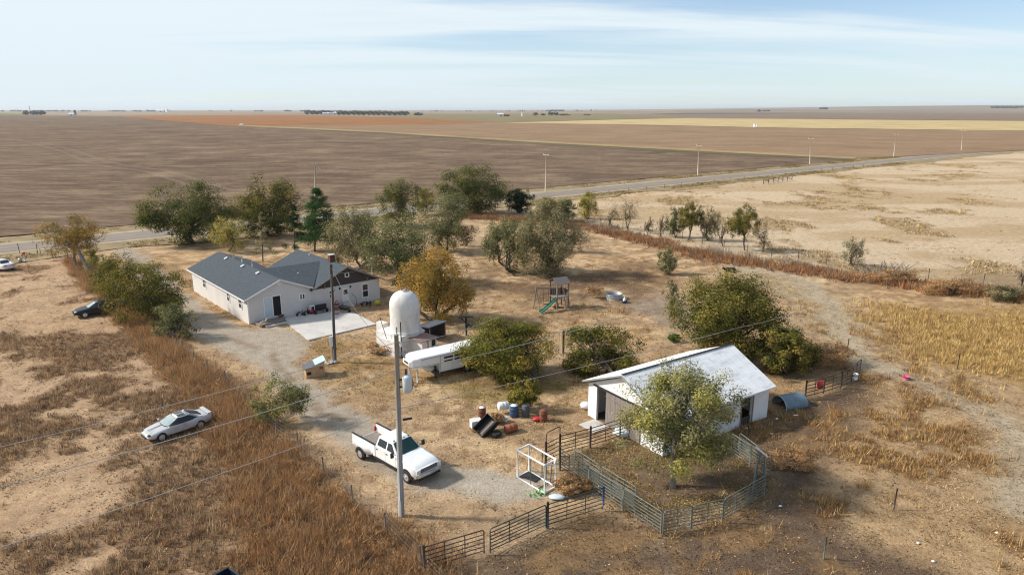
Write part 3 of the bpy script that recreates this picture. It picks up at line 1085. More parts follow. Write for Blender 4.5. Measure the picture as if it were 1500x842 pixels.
so = P(622, 516)
shed = thing('well_house', so, 'small boxy hut with a rusty tin roof between dome tank and horse trailer', 'shed', tA)
mb = MB().box((0, .1, .72), (1.9, 1.5, 1.45))
mb.build('wall', 'block', shed)
MB().box((-.1, .05, 1.5), (2.2, 1.85, .07), 0, R(2), R(3)).build('roof', 'rust_roof', shed)
MB().box((.55, -.66, .95), (.5, .04, .6)).build('window', 'glass', shed)
MB().box((-.2, -.67, .8), (.08, .05, 1.2)).build('post', 'dark_wood', shed)
so = P(640, 497)
lean = thing('dark_shed', so, 'low dark open shed behind the dome tank under the orange tree', 'shed', tA)
MB().box((0, .6, 1.5), (2.6, 1.8, .09), 0, 0, R(-6)).build('roof', 'slate', lean)
mb = MB().box((0, 1.3, .75), (2.4, .08, 1.5))
mb.box((1.15, .6, .75), (.08, 1.4, 1.5))
mb.build('wall', 'dark_wood', lean)
for x in (-1.15, .9):
    MB().box((x, -.2, .72), (.1, .1, 1.45)).build('post', 'dark_wood', lean)

# steel stand
so = P(683, 491)
stand = thing('steel_stand', so, 'black steel stand with a flat top bar behind the white horse trailer', 'stand', R(12))
mb = MB().tube([(0, 0, 0), (0, 0, 1.9)], .09, 8)
mb.build('post', 'black', stand)
MB().box((0, 0, 1.95), (1.5, .25, .09)).build('bar', 'black', stand)
mb = MB().box((.5, 0, 1.0), (1.2, .5, .3), 0, R(8))
mb.tube([(-.5, 0, 1.9), (0, 0, 1.3)], .05, 6)
mb.build('drum', 'black', stand)

# ------------------------------------------------------------------ dog house
so = P(461, 549)
dA = math.atan2(*(lambda a, b: (b.y - a.y, b.x - a.x))(P(458, 555), P(477, 552)))
dog = thing('dog_house', so, 'small tan board dog house with one pale blue and one dark roof panel', 'dog house', dA)
w, l, e, r = 1.55, 1.15, .82, 1.35
mb = MB()
prof = [(-w / 2, 0), (w / 2, 0), (w / 2, r), (-w / 2, e)]
mb.loft([[(x, -l / 2, z) for x, z in prof], [(x, l / 2, z) for x, z in prof]], False)
mb.build('wall', 'osb', dog)
k = (r - e) / w


def dz_(x):
    return e + .045 + k * (x + w / 2)


MB().slab([(.0, -l / 2 - .1, dz_(.0)), (.0, l / 2 + .1, dz_(.0)), (-w / 2 - .16, l / 2 + .1, dz_(-w / 2 - .16)), (-w / 2 - .16, -l / 2 - .1, dz_(-w / 2 - .16))], .035).build('roof_panel', 'slate', dog, label='dark grey roof panel')
MB().slab([(.002, -l / 2 - .1, dz_(.0) + .012), (w / 2 + .12, -l / 2 - .1, dz_(w / 2 + .12) + .012), (w / 2 + .12, l / 2 + .1, dz_(w / 2 + .12) + .012), (.002, l / 2 + .1, dz_(.0) + .012)], .035).build('roof_panel', 'sky_tin', dog, label='pale blue roof panel')
MB().box((-.52, -l / 2 - .004, .42), (.34, .03, .26)).build('doorway', 'dark', dog)
MB().box((.5, -l / 2 - .006, .78), (.3, .03, .2)).build('patch', 'rust', dog)

# ------------------------------------------------------------------ horse trailer
ta, tb_ = P(644.6, 546.5, .45), P(672, 540, .45)
bdir = (tb_ - ta).normalized()
trA = math.atan2(bdir.y, bdir.x)
tO2 = Vector((ta.x, ta.y, 0))
tr_ = thing('horse_trailer', tO2, 'white gooseneck horse trailer parked half behind the round olive bush', 'horse trailer', trA)
TL, TW, ZB, ZT, GN = 5.6, 2.0, .45, 2.15, 2.35
gb = 1.25


def rr(y0, y1, z0, z1, x, r=.13):
    return [(x, y0, z0), (x, y1, z0), (x, y1, z1 - r), (x, y1 - r * .35, z1 - r * .3), (x, y1 - r, z1), (x, y0 + r, z1), (x, y0 + r * .35, z1 - r * .3), (x, y0, z1 - r)]


mb = MB().loft([rr(0, TW, ZB, ZT, 0), rr(0, TW, ZB, ZT, TL)], False)
mb.loft([rr(.45, TW - .45, gb + .25, ZT - .25, -GN - .3, .15), rr(.2, TW - .2, gb + .02, ZT - .08, -GN - .05), rr(0.0, TW, gb, ZT, -GN + .5), rr(0, TW, gb, ZT, -.002)], False)
mb.build('body', 'white_paint', tr_)
MB().box((TL / 2 - GN / 2 + .2, -.014, ZT - .16), (TL + GN - .9, .03, .05)).build('side_trim', 'grey_metal', tr_)
MB().box((TL / 2, -.014, ZB + .05), (TL, .03, .1)).build('sill', 'black', tr_)
MB().box((.05, -.012, 1.25), (.035, .026, 1.6)).build('corner_trim', 'grey_metal', tr_)
MB().box((-GN / 2 + .3, -.012, gb + .06), (GN - .7, .026, .05)).build('nose_trim', 'grey_metal', tr_)
for x in np.arange(.35, TL - .6, 1.0):
    for zz in (1.75, 1.42):
        MB().box((x + .5, -.006, zz), (.86, .02, .17)).build('window_slot', 'glass', tr_)
for x in np.arange(1.2, TL, 1.1):
    MB().box((x, -.01, .95), (.05, .025, 1.0)).build('side_rib', 'metal_white', tr_)
MB().box((-GN - .18, TW / 2 - .1, 1.75), (.3, .7, .17), 0, R(-8)).build('front_window', 'glass', tr_)
for yy in (.25, TW - .25):
    MB().tube([(-GN + .35, yy, 0), (-GN + .35, yy, gb + .05)], .06, 8).build('landing_leg', 'metal_white', tr_)
MB().tube([(-.35, .15, 0), (-.35, .15, gb)], .075, 8).build('jack', 'black', tr_)
MB().box((-.25, 1.0, .55), (.5, 1.8, .2)).build('tongue_frame', 'dark_wood', tr_)
mb = MB().blob((-.5, 1.1, .75), (.5, .7, .35), 12, 8)
mb.build('front_hull', 'metal_white', tr_)
for i, x in enumerate((2.6, 3.5)):
    for yy in (-.02, TW + .02):
        wv = MB().lathe([(.2, -.11), (.36, -.1), (.38, 0), (.36, .1), (.2, .11)], 18, (x, yy, .38), 'Y').build('wheel', 'tyre', tr_)
        MB().lathe([(.2, -.12), (.2, .12)], 14, (x, yy, .38), 'Y').build('rim', 'rim', wv)
MB().box((3.05, -.08, .82), (2.0, .2, .08)).build('fender', 'white_paint', tr_)


# ------------------------------------------------------------------ pickups and cars
def ring(x, w, z0, z1, r=.12, crown=.03):
    return [(x, -w + r * .4, z0), (x, w - r * .4, z0), (x, w, z0 + r), (x, w, (z0 + z1) / 2), (x, w - .01, z1 - r), (x, w - r * .5, z1 - r * .25), (x, w - r * 1.4, z1),
            (x, 0, z1 + crown), (x, -w + r * 1.4, z1), (x, -w + r * .5, z1 - r * .25), (x, -w + .01, z1 - r), (x, -w, (z0 + z1) / 2), (x, -w, z0 + r)]


def wheel_at(parent, x, y, r, wd, rimr, rim='rim'):
    w_ = MB().lathe([(r * .6, -wd / 2), (r * .93, -wd / 2), (r, -wd * .3), (r, wd * .3), (r * .93, wd / 2), (r * .6, wd / 2)], 24, (x, y, r), 'Y').build('wheel', 'tyre', parent)
    s = 1 if y > 0 else -1
    mb_ = MB().lathe([(rimr, y + s * (wd / 2 + .002)), (rimr * .96, y + s * (wd / 2 + .012)), (rimr * .75, y + s * (wd / 2 - .03)), (rimr * .35, y + s * (wd / 2 - .01)), (rimr * .3, y + s * (wd / 2 + .03)), (.02, y + s * (wd / 2 + .03))], 20, (x, 0, r), 'Y')
    mb_.build('rim', rim, w_)
    return w_


def arch(parent, x, y, r, th=.04):
    """a flat black half disc, painted shade in place of a wheel arch hollow"""
    vs, n = [], 14
    for s in (0, 1):
        for k in range(n + 1):
            a = math.pi * k / n
            vs.append((x + math.cos(a) * r, y + (s - .5) * th, .0 + math.sin(a) * r))
    fs = [tuple(range(n + 1)), tuple(reversed(range(n + 1, 2 * n + 2)))] + [(k, k + 1, n + 2 + k, n + 1 + k) for k in range(n)]
    return MB().add(vs, fs)


def pickup(loc, rz, label, paint, dually=True, gate=False):
    t = thing('pickup_truck', loc, label, 'pickup truck', rz)
    b = MB()
    b.loft([ring(3.13, .80, .62, 1.08, .10), ring(3.05, .96, .56, 1.18, .12), ring(2.5, 1.0, .55, 1.26, .12), ring(1.45, 1.0, .55, 1.36, .12, .05), ring(1.2, 1.0, .55, 1.37, .10), ring(-1.0, 1.0, .55, 1.37, .08)], True)
    b.build('body', paint, t, label=None)
    hd = MB().loft([[(3.06, y, 1.185 - abs(y) * .03) for y in (-.72, .72)] + [(3.06, .72, 1.15), (3.06, -.72, 1.15)],
                    [(1.5, y, 1.425) for y in (-.82, .82)] + [(1.5, .82, 1.38), (1.5, -.82, 1.38)]], False)
    hd.build('hood', paint, t, .02)
    # cab
    lo = [(1.30, -.93), (1.42, 0), (1.30, .93), (-.98, .95), (-.98, -.95)]
    zb, zt = 1.345, 2.0
    bot = [(1.22, -.94, zb), (1.38, -.5, zb + .02), (1.38, .5, zb + .02), (1.22, .94, zb), (-.99, .95, zb), (-.99, -.95, zb)]
    top = [(.48, -.70, zt - .05), (.55, -.45, zt), (.55, .45, zt), (.48, .70, zt - .05), (-.86, .72, zt - .05), (-.86, -.72, zt - .05)]
    mid = [(.36, -.52, zt + .03), (.4, -.3, zt + .045), (.4, .3, zt + .045), (.36, .52, zt + .03), (-.75, .54, zt + .03), (-.75, -.54, zt + .03)]
    MB().loft([bot, top, mid], False).build('cab', paint, t, .03)

    def pane(name, pts, push):
        pts = [Vector(p) for p in pts]
        n = (pts[1] - pts[0]).cross(pts[2] - pts[0]).normalized()
        if n.dot(push) < 0:
            n = -n
        return MB().slab([p + n * .018 for p in pts], .016, n).build(name, 'glass' if name != 'windshield' else 'green_glass', t)

    def lerp3(a, b_, f):
        return tuple(a[i] + (b_[i] - a[i]) * f for i in range(3))
    fl, fr = bot[1], bot[2]
    wl, wr = lerp3(bot[0], bot[1], .35), lerp3(bot[3], bot[2], .35)
    tl, tr2 = lerp3(top[0], top[1], .35), lerp3(top[3], top[2], .35)
    for i in range(3):
        e0_, e1_ = (.22 if i == 0 else 0), (.78 if i == 2 else 1)
        b0_, b1_ = lerp3(bot[i], bot[i + 1], e0_), lerp3(bot[i], bot[i + 1], e1_)
        t0_, t1_ = lerp3(top[i], top[i + 1], e0_), lerp3(top[i], top[i + 1], e1_)
        pane('windshield', [lerp3(b0_, t0_, .07), lerp3(b1_, t1_, .07), lerp3(b1_, t1_, .93), lerp3(b0_, t0_, .93)], Vector((1, 0, .3)))
    pane('rear_window', [(-.985, -.7, zb + .12), (-.985, .7, zb + .12), (-.90, .58, zt - .14), (-.90, -.58, zt - .14)], Vector((-1, 0, 0)))
    for s in (-1, 1):
        def side(x, f):
            yb, yt = .945, .71
            return (x, s * (yb + (yt - yb) * f), zb + (zt - .05 - zb) * f)
        pane('side_window', [side(.98, .14), side(.17, .14), side(.17, .86), side(.50, .86)], Vector((0, s, 0)))
        pane('side_window', [side(.03, .14), side(-.82, .14), side(-.74, .86), side(.03, .86)], Vector((0, s, 0)))
        for x0_, x1_ in ((1.15, .10), (.08, -.92)):
            d_ = MB().box(((x0_ + x1_) / 2, s * 1.002, .98), (x0_ - x1_ - .02, .014, .66)).build('door', paint, t)
            MB().box((x1_ + .16, s * 1.02, 1.2), (.16, .03, .06)).build('handle', 'black', d_)
        mr = MB().box((1.12, s * 1.22, 1.52), (.14, .2, .34)).build('mirror', 'black', t, .03)
        MB().tube([(1.12, s * .95, 1.45), (1.12, s * 1.2, 1.45)], .025, 6).build('mirror_arm', 'black', mr)
        MB().box((.1, s * .99, .50), (2.5, .08, .08)).build('running_board', 'black', t)
        MB().box((3.09, s * .80, .98), (.14, .30, .24)).build('headlight', 'lamp', t, .02)
        a_ = arch(t, 2.2, s * 1.0, .52)
        for i in range(len(a_.v)):
            a_.v[i] = (a_.v[i][0], a_.v[i][1], a_.v[i][2] + .40)
        a_.build('arch_shade', 'black', t)  # black disc on the body stands in for shade under the arch
        wheel_at(t, 2.2, s * .93, .40, .24, .24)
        # bed side
        MB().box((-2.28, s * .96, .98), (2.55, .08, .80)).build('bed_side', paint, t, .02)
        MB().box((-2.28, s * .96, 1.395), (2.56, .13, .035)).build('bed_rail', 'black', t)
        if dually:
            fe = MB()
            rings = []
            for x, w_, zt_ in ((-3.35, .99, 1.1), (-3.1, 1.16, 1.16), (-2.75, 1.24, 1.2), (-2.2, 1.26, 1.22), (-1.75, 1.24, 1.18), (-1.4, 1.14, 1.1), (-1.2, .99, 1.0)):
                zb_ = .62
                rings.append([(x, s * .97, zb_), (x, s * w_, zb_), (x, s * w_, zt_ - .14), (x, s * (w_ - .05), zt_ - .03), (x, s * .97, zt_)])
            fe.loft(rings, True).build('rear_fender', paint, t)
            ro = 1.27
        else:
            ro = 1.005
        a_ = arch(t, -2.3, s * ro, .50)
        for i in range(len(a_.v)):
            a_.v[i] = (a_.v[i][0], a_.v[i][1], a_.v[i][2] + .38)
        a_.build('arch_shade', 'black', t)
        wheel_at(t, -2.3, s * (ro - .10), .40, .24, .24)
        MB().box((-3.56, s * .86, 1.0), (.05, .14, .34)).build('tail_lamp', 'red', t)
    MB().box((-2.28, 0, .74), (2.55, 1.86, .08)).build('bed_floor', 'old_wood' if not gate else paint, t)
    MB().box((-1.06, 0, 1.0), (.07, 1.84, .72)).build('bed_front', paint, t)
    if gate:
        MB().box((-3.55, 0, 1.0), (.07, 1.84, .76)).build('tailgate', paint, t)
    else:
        MB().box((-3.55, 0, .70), (.06, 1.84, .14)).build('bed_sill', paint, t)
    MB().box((-3.68, 0, .62), (.18, 1.9, .18)).build('rear_bumper', 'chrome', t, .03)
    bp = [(3.08, -1.0), (3.22, -.8), (3.27, 0), (3.22, .8), (3.08, 1.0)]
    mb = MB()
    mb.loft([[(x, y, .60), (x - .14, y, .60), (x - .14, y, .80), (x, y, .80)] for x, y in bp], False)
    mb.build('front_bumper', 'chrome', t, .02)
    MB().box((3.14, 0, .48), (.1, 1.7, .14)).build('air_dam', 'black', t)
    MB().box((3.12, 0, .98), (.08, 1.28, .26)).build('grille', 'black', t, .02)
    mb = MB()
    for k in range(3):
        mb.box((3.17, 0, .90 + .08 * k), (.02, 1.24, .015))
    mb.build('grille_bar', 'rim', t)
    for k in range(5):
        MB().blob((.47, (-.56, -.2, 0, .2, .56)[k], zt + .02), (.07, .045, .03), 8, 5).build('roof_lamp', 'black', t)
    MB().box((-.2, 0, .45), (5.6, .9, .2)).build('chassis', 'black', t)
    return t


M['green_glass'] = mat('tinted_windshield', (0.022, 0.06, 0.06), 0.3, 0.3, 2, spec=.12)
trk_loc = Vector((-7.32, 39.5, 0))
truck = pickup(trk_loc, R(-43.4), 'white crew cab pickup with flared dual wheel fenders behind the near utility pole', 'white_paint')
bl = P(333, 828.5, 1.41)
bang = R(-128)
tk2 = pickup((0, 0, 0), 0, 'dark navy pickup whose open bed pokes out of the brown weeds', 'navy_paint', False, True)
tk2.rotation_euler = (0, 0, bang)
m_ = Matrix.Rotation(bang, 3, 'Z')
off = m_ @ Vector((-3.56, -1.02, 0))
tk2.location = (bl.x - off.x, bl.y - off.y, 0)


def car(loc, rz, label, cat, paint, coupe=True, scale=1.0):
    t = thing(cat.replace(' ', '_') if coupe else 'sedan', loc, label, cat, rz)
    if coupe:
        st = [(2.46, .50, .34, .56), (2.38, .72, .28, .62), (2.1, .86, .22, .69), (1.5, .92, .2, .80), (.8, .94, .2, .89), (0, .93, .2, .92), (-.9, .94, .2, .93), (-1.5, .94, .2, .93), (-2.0, .90, .24, .90), (-2.32, .78, .32, .84), (-2.46, .55, .42, .76)]
        bot = [(.95, -.70), (1.12, -.35), (1.12, .35), (.95, .70), (.3, .84), (-.8, .84), (-1.5, .70), (-1.78, .40), (-1.78, -.40), (-1.5, -.70), (-.8, -.84), (.3, -.84)]
        topz = 1.27
        top = [(.12, -.52), (.2, -.28), (.2, .28), (.12, .52), (-.1, .60), (-.55, .60), (-.72, .50), (-.80, .28), (-.80, -.28), (-.72, -.50), (-.55, -.60), (-.1, -.60)]
        zb = .88
    else:
        st = [(2.42, .55, .34, .62), (2.34, .74, .28, .72), (2.0, .86, .22, .82), (1.4, .9, .2, .90), (.9, .91, .2, .96), (0, .91, .2, .98), (-1.0, .91, .2, 1.0), (-1.6, .90, .2, 1.04), (-2.1, .86, .25, 1.04), (-2.38, .76, .3, .98), (-2.46, .6, .4, .88)]
        bot = [(1.05, -.66), (1.2, -.33), (1.2, .33), (1.05, .66), (.4, .80), (-.9, .80), (-1.5, .68), (-1.72, .35), (-1.72, -.35), (-1.5, -.68), (-.9, -.80), (.4, -.80)]
        topz = 1.42
        top = [(.30, -.52), (.38, -.28), (.38, .28), (.30, .52), (.1, .60), (-.75, .60), (-.98, .52), (-1.06, .28), (-1.06, -.28), (-.98, -.52), (-.75, -.60), (.1, -.60)]
        zb = .94
    b = MB().loft([ring(x, w_, z0_, z1_, .16, .02) for x, w_, z0_, z1_ in st], True)
    b.build('body', paint, t, 0, 1)
    gl = MB().loft([[(x, y, zb) for x, y in bot], [(x, y, topz - .03) for x, y in top]], True, False)
    gl.build('side_glass', 'glass', t)
    rfm = MB().loft([[(x, y, topz - .035) for x, y in top], [(x * .97, y * .97, topz) for x, y in top], [(x * .6 - .1, y * .6, topz + .03) for x, y in top]], True)
    rfm.build('roof', paint, t, 0, 0)

    def strip(name, i0, i1, f0, f1, m, w_=.012):
        pts = []
        for i, f_ in ((i0, f0), (i1, f0), (i1, f1), (i0, f1)):
            a, c_ = Vector((*bot[i], zb)), Vector((*top[i], topz - .03))
            pts.append(a.lerp(c_, f_))
        n = (pts[1] - pts[0]).cross(pts[3] - pts[0]).normalized()
        cen = sum(pts, Vector()) / 4
        if n.dot(cen - Vector((-.3, 0, .7))) < 0:
            n = -n
        return MB().slab([p + n * (w_ + .004) for p in pts], w_, n).build(name, m, t)
    strip('windshield', 1, 2, .04, .97, 'screen_glass')
    strip('windshield', 0, 1, .04, .97, 'screen_glass')
    strip('windshield', 2, 3, .04, .97, 'screen_glass')
    # pillars
    for i, r_ in ((0, (.045, .045)), (3, (.045, .045)), (6, (.12, .09)), (9, (.12, .09))):
        a, c_ = Vector((*bot[i], zb)), Vector((*top[i], topz - .02))
        MB().tube([a, c_], r_, 6).build('pillar', paint, t)
    if not coupe:
        for s in (-1, 1):
            MB().tube([(-.25, s * .81, zb), (-.3, s * .61, topz - .03)], .035, 6).build('pillar', paint, t)
    for s in (-1, 1):
        MB().box((.95 if coupe else .9, s * 1.0, .92), (.12, .2, .13)).build('mirror', paint, t, .03)
        for x in (1.52, -1.35):
            a_ = arch(t, x, s * (.915 if coupe else .89), .38)
            for i in range(len(a_.v)):
                a_.v[i] = (a_.v[i][0], a_.v[i][1], a_.v[i][2] + .30)
            a_.build('arch_shade', 'black', t)
            wheel_at(t, x, s * (.84 if coupe else .82), .32, .2, .21)
        MB().blob((2.28, s * .58, .60 if coupe else .70), (.14, .17, .06), 10, 6).build('headlight', 'lamp' if not coupe else 'black', t)
        MB().box((-2.36 if coupe else -2.42, s * .48, .68 if coupe else .85), (.12, .36, .10)).build('tail_lamp', 'red', t)
        MB().box((.2 if coupe else .35, s * (.945 if coupe else .92), .62), (1.2, .012, .5)).build('door', paint, t)
    if coupe:
        mb = MB().box((-2.2, 0, .965), (.30, 1.5, .035), 0, R(6))
        for s in (-1, 1):
            mb.box((-2.2, s * .70, .915), (.24, .05, .09))
        mb.build('spoiler', paint, t, .015)
        for s in (-1, 1):
            MB().box((-.22, s * .29, topz + .022), (.55, .40, .03), 0, 0, -s * R(4)).build('roof_panel', 'glass', t)
        strip('rear_glass', 7, 8, .06, .92, 'dark')
        strip('rear_glass', 6, 7, .06, .92, 'dark')
        strip('rear_glass', 8, 9, .06, .92, 'dark')
        MB().box((1.55, 0, .838), (1.2, .05, .02), 0, R(7)).build('hood_line', 'slate', t)
        MB().box((2.47, 0, .42), (.06, .9, .12)).build('air_intake', 'black', t)
    else:
        strip('rear_glass', 7, 8, .06, .95, 'glass')
        MB().box((2.43, 0, .6), (.06, .7, .14)).build('grille', 'black', t)
        MB().box((2.40, 0, .40), (.12, 1.5, .1)).build('front_bumper', 'black', t)
    return t


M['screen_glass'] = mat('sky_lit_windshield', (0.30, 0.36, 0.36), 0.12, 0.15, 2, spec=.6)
coupe = car((-23.62, 44.2, .02), math.atan2(-3.3, -3.0), 'dusty silver two door coupe with dark rear glass sunk in brown weeds', 'sports car', 'silver_paint')
coupe.scale = (.92, .94, .96)
sed = car((-45.85, 73.0, 0), math.atan2(-2.75, -3.5), 'black sedan parked in dry grass beside the leaning olive tree', 'car', 'black_paint', False)
sed.scale = (1.06, 1.04, 1.04)
q = P(13, 397)
M['grey_paint'] = mat('pale_car_paint', (0.60, 0.63, 0.65), 0.3, 0.04, 1, coat=.5)
car((q.x - 1.9, q.y + 1.2, 0), R(150), 'pale silver sedan by the roadside fence cut off by the picture edge', 'car', 'grey_paint', False)

# ------------------------------------------------------------------ utility poles and wires
pb = P(588, 755)
ptop = P(588, 755)
r_ = ray(580.5, 490)
t_ = pb.y / r_[1]
top = Vector((r_[0] * t_, pb.y, H + r_[2] * t_))
NP = thing('utility_pole', pb, 'tall grey wooden utility pole with a pale transformer rising in front of the white pickup', 'utility pole')
tl = top - pb


def on_pole(y):
    """height on the near pole that the photograph shows at row y"""
    rr_ = ray(585, y)
    return H + rr_[2] * pb.y / rr_[1]


def at_pole(z):
    return pb + tl * (z / tl.z)


MB().tube([(0, 0, -.3), tl * .5, tl], [.17, .145, .115], 14).build('pole', 'pole_wood', NP)
mb = MB().tube([tl * .97 + Vector((.02, 0, 0)), tl * .97 + Vector((.05, -.05, .75))], .035, 6)
mb.build('ridge_pin', 'grey_metal', NP)
zt_ = on_pole(561)
c0 = at_pole(zt_) - pb + Vector((.52, -.05, 0))
tf = MB().lathe([(.0, -.50), (.2, -.48), (.265, -.42), (.27, .36), (.255, .42), (.15, .5), (.0, .53)], 20, c0, cap=False).build('transformer', 'transformer', NP)
mb = MB().tube([c0 + Vector((-.05, 0, .5)), c0 + Vector((-.05, 0, .82))], [.07, .045], 10)
mb.build('bushing', 'cer', tf)
mb = MB().box(c0 + Vector((-.36, .02, .2)), (.25, .1, .08))
mb.box(c0 + Vector((-.36, .02, -.2)), (.25, .1, .08))
mb.tube([c0 + Vector((.24, .05, .3)), c0 + Vector((.3, .05, 0)), c0 + Vector((.24, .05, -.35))], .03, 6)
mb.build('bracket', 'black', tf)
cz = at_pole(on_pole(518)) - pb
mb = MB().tube([cz + Vector((.12, -.05, .1)), cz + Vector((.4, -.1, .0))], .03, 6)
mb.lathe([(.035, -.22), (.06, -.15), (.035, -.1), (.06, -.02), (.035, .06), (.06, .12), (.03, .2)], 10, cz + Vector((.42, -.1, 0)))
mb.build('cutout_fuse', 'grey_metal', NP)
mb = MB().lathe([(.05, -.12), (.08, 0), (.05, .12)], 10, cz + Vector((.25, -.1, .55)))
mb.build('insulator', 'white_plastic', NP)
bz = at_pole(on_pole(613)) - pb
MB().box(bz + Vector((.48, -.02, 0)), (.5, .09, .1), 0, R(-10)).build('wire_bracket', 'black', NP)
MB().tube([tl * .1 + Vector((-.03, -.165, 0)), tl * .85 + Vector((-.02, -.13, 0))], .018, 6).build('ground_wire', 'grey_metal', NP)

p2 = P(490.5, 530)
z2 = zat(387, p2)
r_ = ray(485, 387)
t_ = p2.y / r_[1]
tp2 = Vector((r_[0] * t_ - p2.x, 0, z2))
MP = thing('utility_pole', p2, 'dark brown utility pole with a white meter box standing before the patio', 'utility pole')
MB().tube([(0, 0, -.3), tp2], [.17, .11], 12).build('pole', 'pole_brown', MP)
MB().box(tp2 * .22 + Vector((-.22, -.1, 0)), (.3, .2, .95)).build('meter_box', 'metal_white', MP, .02)
mb = MB().tube([tp2 * .22 + Vector((-.2, -.05, -.45)), (-.2, -.05, 0)], .04, 6)
mb.tube([tp2 * .22 + Vector((-.05, -.17, .45)), tp2 * .9 + Vector((-.02, -.13, 0))], .035, 6)
mb.build('conduit', 'grey_metal', MP)
MB().tube([tp2 * .72 + Vector((0, -.1, 0)), tp2 * .74 + Vector((.3, -.2, .1)), tp2 * .78 + Vector((.35, -.2, .1))], .03, 6).build('service_loop', 'black', MP)
mb = MB()
for k in range(9):
    mb.blob((-.25 + random.uniform(-.45, .35), -.2 + random.uniform(-.5, .2), .06), (.16, .13, .1), 7, 5, .15)
mb.build('footing_stone', 'concrete', MP)

far_labels = ['slim utility pole in the ploughed field edge behind the green pine', 'utility pole with crossarm beside the road behind the dark round cedar',
              'utility pole with crossarm by the road above the hedge row of bare trees', 'pale utility pole with crossarm at the end of the ploughed field',
              'leaning pale utility pole where the road meets the reddish field', 'farthest utility pole along the road near the edge of the picture']
far_p = [(461, 291, 238), (799, 281, 223), (1022, 257.5, 210.5), (1186, 241.5, 200.5), (1309, 230, 194.5), (1408, 220.5, 189.5)]
far_top = [462, 800, 1024, 1188, 1313, 1411]
ftops = []
for i, (x, yb, yt) in enumerate(far_p):
    b = P(x, yb)
    h = zat(yt, b)
    rr_ = ray(far_top[i], yt)
    lean = Vector((rr_[0] * b.y / rr_[1] - b.x, 0, h))
    t = thing('utility_pole', b, far_labels[i], 'utility pole', 0, 'utility poles along the road')
    MB().tube([(0, 0, -.2), lean], [.19, .13], 8).build('pole', 'far_pole', t)
    if i:
        cb = MB().box(lean * .93, (2.2, .12, .14), R(128.2))
        cb.build('crossarm', 'far_pole', t)
        for s in (-1, 0, 1):
            q = lean * .95 + Vector((rn.x, rn.y, 0)) * s * .95
            MB().lathe([(.05, -.1), (.08, .05), (.05, .12)], 8, q).build('insulator', 'white_plastic', t)
    else:
        mb = MB().tube([lean * .82, lean * .84 + Vector((.9, 0, .1))], .05, 6)
        mb.blob(lean * .83 + Vector((1.1, 0, 0)), (.3, .2, .13), 8, 5)
        mb.build('yard_lamp', 'white_plastic', t)
    ftops.append(b + lean * .96)


def wire(name, pts, rad, label, sag=0.0, m='wire', n=14):
    out = []
    for a, b in zip(pts, pts[1:]):
        for k in range(n + (b is pts[-1])):
            f = k / n
            q = Vector(a).lerp(Vector(b), f)
            q.z -= sag * 4 * f * (1 - f)
            out.append(q)
    o = MB().tube(out, rad, 5).build(name, m)
    return tag(o, label, 'wire')


# three lines over the near pole: each is level, so two sight lines give its course
for (yl, lx, ly, rx, ry, lab, rad) in ((500.5, 10, 652, 683, 482, 'topmost overhead wire through the head of the near utility pole', .016),
                                       (541, 0, 713, 800, 495, 'middle overhead wire crossing above the silver coupe and the round bush', .019),
                                       (597, 20, 795, 1085, 479, 'lowest overhead wire running from the near utility pole over the barn', .016)):
    zz = on_pole(yl)
    a = at_pole(zz)
    l = P(lx, ly, zz - 1.2)
    d = (a - l)
    d.z = 0
    d.normalize()
    lft = l - d * 30
    rgt = P(rx, ry, zz - 1.0)
    d2 = rgt - a
    d2.z = 0
    d2.normalize()
    far = rgt + d2 * 8
    wire('overhead_wire', [lft, l, a + Vector((0, -.12, 0)), rgt, far], rad, lab, .15)
hs = hM @ Vector((14.9, .1, 4.9))
wire('service_cable', [p2 + tp2 * .93, hs], .022, 'thin service cable from the brown pole to the farmhouse mast', .7, 'fence_wire')
wire('service_cable', [at_pole(on_pole(520)), p2 + tp2 * .97], .016, 'thin cable between the near utility pole and the brown meter pole', .8, 'fence_wire')
for s in (-1, 1):
    pts = [q + Vector((rn.x, rn.y, 0)) * s * .95 for q in ftops[1:]]
    wire('road_wire', pts, .012, 'fine line strung between the roadside poles on the ' + ('house' if s < 0 else 'field') + ' side', .9, 'wire')


# ------------------------------------------------------------------ wire fences
def wire_fence(name, pts, label, h=1.15, step=4.0, post_m='old_wood', rad=.05, strands=4, skew=.05):
    pts = [Vector((p[0], p[1], 0)) for p in pts]
    t = thing(name, pts[0], label, 'fence')
    posts = []
    for a, b in zip(pts, pts[1:]):
        n = max(1, round((b - a).length / step))
        for k in range(n):
            posts.append(a.lerp(b, k / n))
    posts.append(pts[-1])
    tops = []
    for q in posts:
        o_ = q - pts[0]
        e = Vector((random.gauss(0, skew), random.gauss(0, skew), h * random.uniform(.92, 1.12)))
        tops.append((o_, e))
        MB().tube([o_ - Vector((0, 0, .2)), o_ + e], [rad, rad * .85], 6).build('post', post_m, t)
    for s in range(strands):
        f = (s + 1) / (strands + .6)
        MB().tube([o_ + e * f for o_, e in tops], .009, 4, False).build('wire', 'fence_wire', t)
    return t


